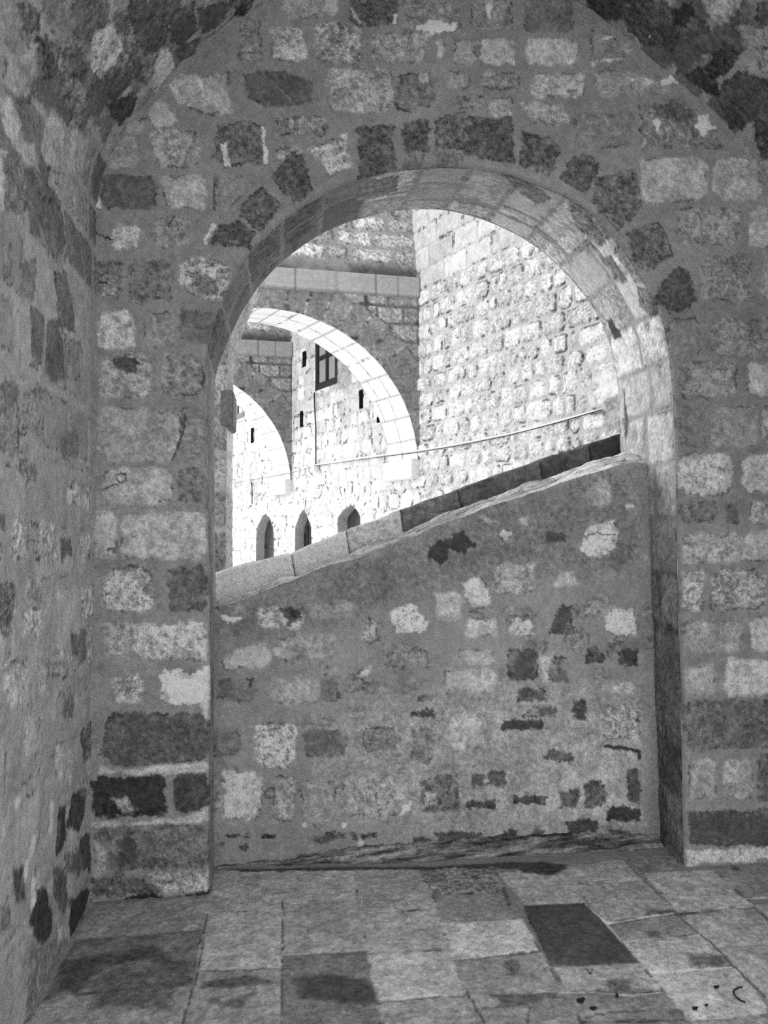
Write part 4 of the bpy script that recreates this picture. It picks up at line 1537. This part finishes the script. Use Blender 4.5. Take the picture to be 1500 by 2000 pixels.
# doors
DL = ['arched doorway left of the others in the long wall, with a plank door',
      'narrow pointed doorway in the middle of the three along the long wall',
      'arched doorway nearest the sloping parapet, half hidden behind it',
      'sliver of an arched doorway beside the outer pier']
for q, dd in enumerate(doors + [far_door]):
    hp, hpf = holes[q]
    s0, s1 = min(p[0] for p in hp), max(p[0] for p in hp)
    zt = max(p[1] for p in hp)
    root = empty('door_%d' % (q + 1), L3((s0 + s1) / 2, 0, -0.13))
    tag(root, DL[q], 'door', kind='structure')
    fr_ = reveal('door_reveal', hpf, 0.18, M_OUT, None, 112)
    adopt(fr_, root)
    # plank leaf following the outline of the opening
    inner = hpf[:-1]
    n_ = len(inner)
    vv, ff = [], []
    for off in (-0.145, -0.175):
        for p in inner:
            vv.append(L3(p[0], p[1], off))
    ff.append(tuple(range(n_)))
    ff.append(tuple(range(n_, 2 * n_)))
    for a in range(n_):
        ff.append((a, (a + 1) % n_, n_ + (a + 1) % n_, n_ + a))
    lf = mesh_object('door_leaf', vv, ff, M_DOOR)
    adopt(lf, root)
    w_ = s1 - s0
    if q == 1:
        for k in range(1, 6):
            bar = tube('grille_bar', [L3(s0 + w_ * k / 6, 0.05, -0.11), L3(s0 + w_ * k / 6, zt - 0.12 - abs(k - 3) * 0.12, -0.11)], 0.014, M_IRON_SLIT)
            adopt(bar, root)
    else:
        for zc in (0.55, 1.05, 1.42, 1.75):
            if zc > zt - 0.3:
                continue
            rl = box_frame('door_rail', L3(s0 + 0.03, zc, -0.147), A_ * (w_ - 0.06), NL * 0.02, (0, 0, 0.05), M_WOOD)
            adopt(rl, root)
        hd = tube('door_handle', [L3(s0 + 0.16, 1.12, -0.143), L3(s0 + 0.13, 1.12, -0.09), L3(s0 + 0.13, 1.3, -0.09), L3(s0 + 0.16, 1.3, -0.143)], 0.012, M_IRON_SLIT)
        adopt(hd, root)

# casement windows
for q, (a, b, c, d) in enumerate((WIN, WIN2)):
    root = empty('window_%d' % (q + 1), L3((a + c) / 2, b, 0))
    tag(root, ['dark wooden window of four panes high on the long wall, under the near arch',
               'dark wooden window half hidden by the outer pier and the far arch'][q], 'window', kind='structure')
    hp, hpf = holes[4 + q]
    rv = reveal('window_reveal', hpf, 0.12, M_OUT, None, 120)
    adopt(rv, root)
    w_, h_ = c - a, d - b
    t_ = 0.075

    def bar(name, s0, z0, s1, z1, o0, o1, mat=M_WOOD):
        o_ = box_frame(name, L3(a + s0, b + z0, o0), A_ * (s1 - s0), NL * (o1 - o0), (0, 0, z1 - z0), mat, bevel=0.004)
        adopt(o_, root)
        return o_
    bar('frame_stile', 0, 0, t_, h_, -0.03, 0.012)
    bar('frame_stile', w_ - t_, 0, w_, h_, -0.03, 0.012)
    bar('frame_rail', t_, 0, w_ - t_, t_ * 1.3, -0.03, 0.012)
    bar('frame_rail', t_, h_ - t_, w_ - t_, h_, -0.03, 0.012)
    bar('mullion', w_ / 2 - 0.035, t_ * 1.3, w_ / 2 + 0.035, h_ - t_, -0.03, 0.004)
    bar('transom', t_, h_ * 0.58, w_ / 2 - 0.035, h_ * 0.58 + 0.06, -0.03, 0.004)
    bar('transom', w_ / 2 + 0.035, h_ * 0.58, w_ - t_, h_ * 0.58 + 0.06, -0.03, 0.004)
    for s0, s1 in ((t_, w_ / 2 - 0.035), (w_ / 2 + 0.035, w_ - t_)):
        for z0, z1 in ((t_ * 1.3, h_ * 0.58), (h_ * 0.58 + 0.06, h_ - t_)):
            bar('pane', s0, z0, s1, z1, -0.022, -0.014, M_GLASS)

# ------------------------------------------------------------------ cross arches between the buildings
ARC = [(542, 601), (598, 615), (655, 638), (695, 663), (740, 703), (774, 743), (802, 788), (816, 833), (819, 879)]
aq = np.array([cross(*p) for p in ARC])
Mx = np.c_[2 * aq, np.ones(len(aq))]
sol = np.linalg.lstsq(Mx, (aq ** 2).sum(1), rcond=None)[0]
QC, ZC = float(sol[0]), float(sol[1])
RC = math.sqrt(sol[2] + QC ** 2 + ZC ** 2)
QC += max(0.0, 0.02 - (QC - RC))
print('arch circle', QC, ZC, RC, 'min q', QC - RC)
ZCB, ZCT = cross(819, 581)[1], cross(819, 544)[1]
QMAX = QC + RC + 0.5
UP = np.array([0, 0, 1.0])


def X3(q, z, t=0.0):
    return C1 - Pd * q + A_ * t + UP * z


def build_cross(nearest):
    root = empty('cross_arch', C1 - Pd * QC + A_ * THA / 2)
    # face
    qs = np.arange(0.0, QMAX, 0.016)
    zs_ = np.arange(1.3, ZCB + 0.02, 0.016)
    fS = Surf(qs, zs_, lambda U, V, H: C1 - Pd * U[..., None] + UP * V[..., None] - A_ * H[..., None], 84, 1500, warp=0.016, und=0.006, rag=0.3, k=0.74, crack=0.4, cw=2.5)
    r2 = random.Random(4)
    z = 1.3
    while z < ZCB:
        h2 = r2.uniform(0.15, 0.22)
        q = 0.0
        while q < QMAX:
            w2 = r2.uniform(0.18, 0.42)
            a1, a2, a3, a4 = (r2.uniform(0.004, 0.035) for _ in range(4))
            fS.stone('S', [(q + a1, z + .013), (q + w2 - a2, z + .013), (q + w2 - .013, z + a3), (q + w2 - a4, z + h2 - .013), (q + a1, z + h2 - .013), (q + .012, z + h2 - a2)],
                     r2.uniform(112, 146), 2, 0.006, 0.014)
            q += w2
        z += h2
    # ring of voussoirs
    for k in range(26):
        a0, a1 = math.pi * k / 26 + 0.006, math.pi * (k + 1) / 26 - 0.006
        r0, r1 = RC + 0.012, RC + 0.40
        pl = [(QC - r0 * math.cos(a0), ZC + r0 * math.sin(a0)), (QC - r0 * math.cos(a1), ZC + r0 * math.sin(a1)),
              (QC - r1 * math.cos(a1), ZC + r1 * math.sin(a1)), (QC - r1 * math.cos(a0), ZC + r1 * math.sin(a0))]
        fS.stone('S', pl, r2.uniform(102, 116), 1, 0.005, 0.006)
    rr = np.hypot(fS.U - QC, fS.V - ZC)
    Pf = fS.to3d(fS.U, fS.V, fS.H)
    ang = np.arctan2(fS.V - ZC, fS.U - QC)
    nr = (np.abs(rr - RC) < 0.013) & (fS.V > ZC)
    Pf[nr] = (C1 - Pd * (QC + RC * np.cos(ang))[..., None] + UP * (ZC + RC * np.sin(ang))[..., None])[nr]
    inside = np.where(fS.V > ZC, np.where(nr, 0, rr - RC), np.where((fS.U < QC + RC) & (fS.U > QC - RC), -1, np.where(fS.U <= QC - RC, -1, 1)))
    kp = cin(inside) > -1e-6
    o_ = fS.mesh('arch_face', M_OUT, kp, Pf, flip=False)
    adopt(o_, root)
    # back face, plain
    P2 = Pf + A_ * THA
    o_ = grid_object('arch_back', P2, M_OUT, fS.T, fS.Pt, kp, flip=True, k=0.8)
    adopt(o_, root)
    # soffit
    an = np.linspace(math.pi, 0, 260)
    arcl = (math.pi - an) * RC
    sS = Surf(np.linspace(0, THA, 60), arcl, lambda U, V, H: X3v(QC + (RC - H) * np.cos(math.pi - V / RC), ZC + (RC - H) * np.sin(math.pi - V / RC), U), 120, 1600, warp=0.008, mott=0.04, und=0.004, rag=0.3, k=0.5)
    v = 0.0
    while v < arcl[-1]:
        h2 = r2.uniform(0.20, 0.32)
        u = 0.0
        while u < THA:
            w2 = r2.uniform(0.2, 0.36)
            sS.stone('S', [(u + .008, v + .008), (min(u + w2, THA) - .008, v + .008), (min(u + w2, THA) - .008, v + h2 - .008), (u + .008, v + h2 - .008)], r2.uniform(194, 208), 0, 0.006, 0.006)
            u += w2
        v += h2
    o_ = sS.mesh('arch_soffit', M_OUT)
    adopt(o_, root)
    # cornice band
    nq = 200
    cq = np.linspace(-0.02, QMAX, nq)
    prof_ = [(0.0, ZCB - 0.02), (0.05, ZCB - 0.005), (0.06, ZCB + 0.01), (0.045, ZCB + 0.03), (0.045, ZCT - 0.01), (0.04, ZCT), (-0.25, ZCT + 0.01)]
    pp_, _ = resample(np.array(prof_), 40)
    Pc = np.array([[X3(q, zc, -off) for q in cq] for off, zc in pp_])
    cS = Surf(cq, np.linspace(0, 1, 40), lambda U, V, H: X3v(U, V, U), 138, 1700, mott=0.05)
    joint = np.zeros_like(cS.T)
    x = 0.02
    while x < QMAX:
        joint = np.maximum(joint, 1 - sstep(0.004, 0.014, np.abs(cS.U - x)))
        x += r2.uniform(0.22, 0.5)
    cS.T = cS.T * (1 - 0.3 * joint)
    o_ = grid_object('cornice', Pc, M_OUT, cS.T, cS.Pt, flip=False, k=0.78)
    adopt(o_, root)
    # weathered masonry over the cornice, leaning back
    us_ = np.arange(0.0, QMAX, 0.02)
    zs2 = np.arange(ZCT, 6.3, 0.02)
    uS = Surf(us_, zs2, lambda U, V, H: X3v(U, V, 0.04 + (V - ZCT) * 0.12 - H), 104, 1800, warp=0.02, mott=0.16, und=0.015, k=0.52, cw=3)
    z = ZCT + 0.16
    while z < 6.2:
        h2 = r2.uniform(0.16, 0.26)
        q = 0.0
        while q < QMAX:
            w2 = r2.uniform(0.25, 0.6)
            uS.stone('S', [(q + .03, z + .02), (q + w2 - .03, z + .02), (q + w2 - .03, z + h2 - .02), (q + .03, z + h2 - .02)], r2.uniform(98, 150), 3, 0.02, 0.012)
            q += w2
        z += h2
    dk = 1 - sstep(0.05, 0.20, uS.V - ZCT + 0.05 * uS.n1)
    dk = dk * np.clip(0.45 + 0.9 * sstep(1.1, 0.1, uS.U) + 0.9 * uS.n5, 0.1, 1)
    uS.T = uS.T * (1 - dk) + (62 + 14 * uS.n1) * dk            # patchy dark band over the cornice
    uS.T *= 1 - 0.35 * sstep(0.25, 0.5, uS.n1 * 0.6 + uS.n2 * 0.5)
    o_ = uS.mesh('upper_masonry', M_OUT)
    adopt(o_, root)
    # corbel on the long wall under the springing
    s0, z0 = lw(762, 938)
    z1 = lw(818, 897)[1]
    zb = lw(818, 935)[1]
    o_ = box_frame('corbel', L3(0.0, zb, -0.02), A_ * THA, NL * 0.13, (0, 0, z1 - zb), M_OUT, bevel=0.01, tone=162, pit=0.4)
    adopt(o_, root)
    return root


def X3v(q, z, t):
    return C1 - Pd * q[..., None] + UP * z[..., None] + A_ * np.asarray(t)[..., None]


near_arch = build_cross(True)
tag(near_arch, 'nearer cross arch with cornice and bright white soffit, spanning from the long wall', 'arch', 'cross arches over the alley')


def copy_tree(o, parent=None):
    c = o.copy()
    COL.objects.link(c)
    if parent:
        c.parent = parent
    for ch in o.children:
        copy_tree(ch, c)
    return c


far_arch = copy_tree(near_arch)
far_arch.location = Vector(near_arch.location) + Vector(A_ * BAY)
tag(far_arch, 'farther and smaller cross arch seen through the nearer one', 'arch', 'cross arches over the alley')

# ------------------------------------------------------------------ cables, bar
CB = [(1182, 799), (1140, 811), (1100, 822), (1050, 836), (1000, 848), (950, 858), (900, 868), (860, 875), (820, 881), (780, 886), (740, 891), (700, 896), (660, 902), (622, 908)]
pts = [L3(*lw(*p), 0.045) for p in CB]
cab = tube('wall_cable', pts, 0.007, M_CABLE)
tag(cab, 'white cable strung along the long wall from the right jamb to the upper cable box', 'cable')
CB2 = [(1182, 801), (1100, 825), (1000, 851), (900, 871), (820, 884), (740, 894), (660, 905), (622, 910), (600, 917), (575, 923), (545, 929), (515, 934), (494, 938), (470, 942), (440, 947), (420, 950)]
cab2 = tube('wall_cable', [L3(*lw(*p), 0.04) for p in CB2], 0.0045, M_DARKCABLE)  # stretch below the white cable added as its shadow
tag(cab2, 'dark cable along the long wall; under the white cable it stands in for its shadow', 'cable')
dr = tube('drop_cable', [L3(*lw(*p), 0.035) for p in [(618, 767), (619, 800), (621, 840), (621, 880), (621, 906)]], 0.010, M_DARKCABLE)
tag(dr, 'thin dark cable dropping from the window to the upper cable box', 'cable')
dr2 = tube('drop_cable', [L3(*lw(*p), 0.035) for p in [(495, 942), (496, 960), (496, 985)]], 0.009, M_DARKCABLE)
tag(dr2, 'short dark cable hanging under the far cable box', 'cable')
for (u, v, lab) in ((619, 913, 'small white cable box on the long wall right below the window'), (492, 940, 'small white cable box on the long wall near the outer pier')):
    s, z = lw(u, v)
    bxo = box_frame('cable_box', L3(s - 0.035, z - 0.06, 0.0), A_ * 0.07, NL * 0.075, (0, 0, 0.12), M_CABLE, bevel=0.006)
    tag(bxo, lab, 'box')
s0, z0 = lw(1199, 725)
s1, z1 = lw(1170, 735)
ib = box_frame('iron_bar', L3(s0, z0 - 0.022, -0.02), A_ * (s1 - s0) + UP * (z1 - z0), NL * 0.045, (0, 0, 0.044), M_IRON_SLIT, bevel=0.004)
tag(ib, 'short dark iron bar set in the bright wall beside the right jamb', 'bar')

# ------------------------------------------------------------------ small litter on the floor
def leaf(u, v, size, ang, label):
    x, y = fconv(u, v)
    ca_, sa_ = math.cos(ang), math.sin(ang)
    n_ = 12
    out_, fcs = [], []
    for layer in (0, 1):
        for k in range(n_):
            th_ = 2 * math.pi * k / n_
            rr_ = size * (0.55 + 0.35 * abs(math.cos(th_ * 1.5)) ** 2)
            lx, ly = rr_ * math.cos(th_) * 1.3, rr_ * math.sin(th_) * 0.75
            out_.append((x + lx * ca_ - ly * sa_, y + lx * sa_ + ly * ca_, 0.007 + 0.006 * abs(math.sin(th_ * 2)) + 0.0015 * layer))
    fcs.append(tuple(range(n_)))
    fcs.append(tuple(range(n_, 2 * n_)))
    for k in range(n_):
        fcs.append((k, (k + 1) % n_, n_ + (k + 1) % n_, n_ + k))
    o_ = mesh_object('dry_leaf', out_, fcs, M_LEAF)
    tag(o_, label, 'leaf', 'dry leaves on the floor')


leaf(1135, 1960, 0.019, 0.4, 'largest dark dry leaf, on the cracked slab at the lower middle of the floor')
leaf(1159, 1976, 0.013, 0.1, 'small flat dry leaf just below the largest leaf')
leaf(1205, 1951, 0.011, 1.2, 'small upright dry leaf right of the largest leaf, on the cracked slab')
leaf(1400, 1934, 0.012, 0.2, 'dark dry leaf beside the upper end of the curled twig')
leaf(1358, 1976, 0.012, 0.3, 'dark dry leaf near the lower edge of the pale slab with the twig')
leaf(1380, 1970, 0.007, 0.3, 'tiny dry crumb of leaf between the twig and the lower slab edge')
tw = [(1456, 1963), (1444, 1958), (1436, 1950), (1432, 1943), (1435, 1938), (1442, 1934), (1450, 1933)]
tp_ = smooth_curve([fconv(*p) for p in tw], 2)
twig = tube('curled_twig', [(p[0], p[1], 0.009) for p in tp_], 0.0026, M_LEAF, sides=6)
tag(twig, 'thin curled dark twig lying on the pale flagstone at lower right', 'twig')

# ------------------------------------------------------------------ ground outside and roof over the passage
M_GROUND = plain_material('pale_paving_outside', 0.75, 0.9, 0.15, 3)
gr = box_frame('ground', (-30, D + 0.62, -0.3), (60, 0, 0), (0, 50, 0), (0, 0, 0.29), M_GROUND)
tag(gr, 'pale paving of the alley outside the archway', 'ground', kind='structure')
gr2 = box_frame('terrace', (-30, -40, -0.32), (60, 0, 0), (0, 40.9, 0), (0, 0, 0.3), M_GROUND)
tag(gr2, 'open pale terrace behind the photographer', 'ground', kind='structure')
rf = box_frame('roof', (XL - 0.8, YB, float(pf[:, 1].max()) + 0.12), (XR - XL + 2.0, 0, 0), (0, D + TH - YB, 0), (0, 0, 0.5), M_STONE, tone=110)
tag(rf, 'flat stone roof over the vaulted passage', 'roof', kind='structure')

# ------------------------------------------------------------------ daylight
w = bpy.data.worlds.new('overcast_sky')
SC.world = w
w.use_nodes = True
bg = w.node_tree.nodes['Background']
bg.inputs['Color'].default_value = (1, 1, 1, 1)
bg.inputs['Strength'].default_value = 1.0
sun = bpy.data.lights.new('veiled_sun', 'SUN')
sun.energy = 2.2
sun.angle = math.radians(30)
so_ = bpy.data.objects.new('veiled_sun', sun)
COL.objects.link(so_)
az, el = math.radians(-50), math.radians(18)          # from the left and a little beyond
toward = Vector((math.sin(az) * math.cos(el), math.cos(az) * math.cos(el), math.sin(el)))
so_.rotation_euler = (-toward).to_track_quat('-Z', 'Y').to_euler()

# ------------------------------------------------------------------ camera
cam = bpy.data.cameras.new('camera')
cam.sensor_fit = 'VERTICAL'
cam.sensor_height = 36.0
cam.lens = F * 36.0 / 2000.0
cam.clip_end = 200
co = bpy.data.objects.new('camera', cam)
COL.objects.link(co)
co.location = CAM
co.rotation_euler = (math.pi / 2 + TILT, 0, -YAW)
SC.camera = co

vsn = SC.view_settings
vsn.view_transform = 'Standard'
vsn.look = 'None'
vsn.exposure = 0.94
vsn.gamma = 1.0
vsn.use_curve_mapping = False
SC.cycles.use_denoising = False
SC.cycles.max_bounces = 10
SC.cycles.diffuse_bounces = 8
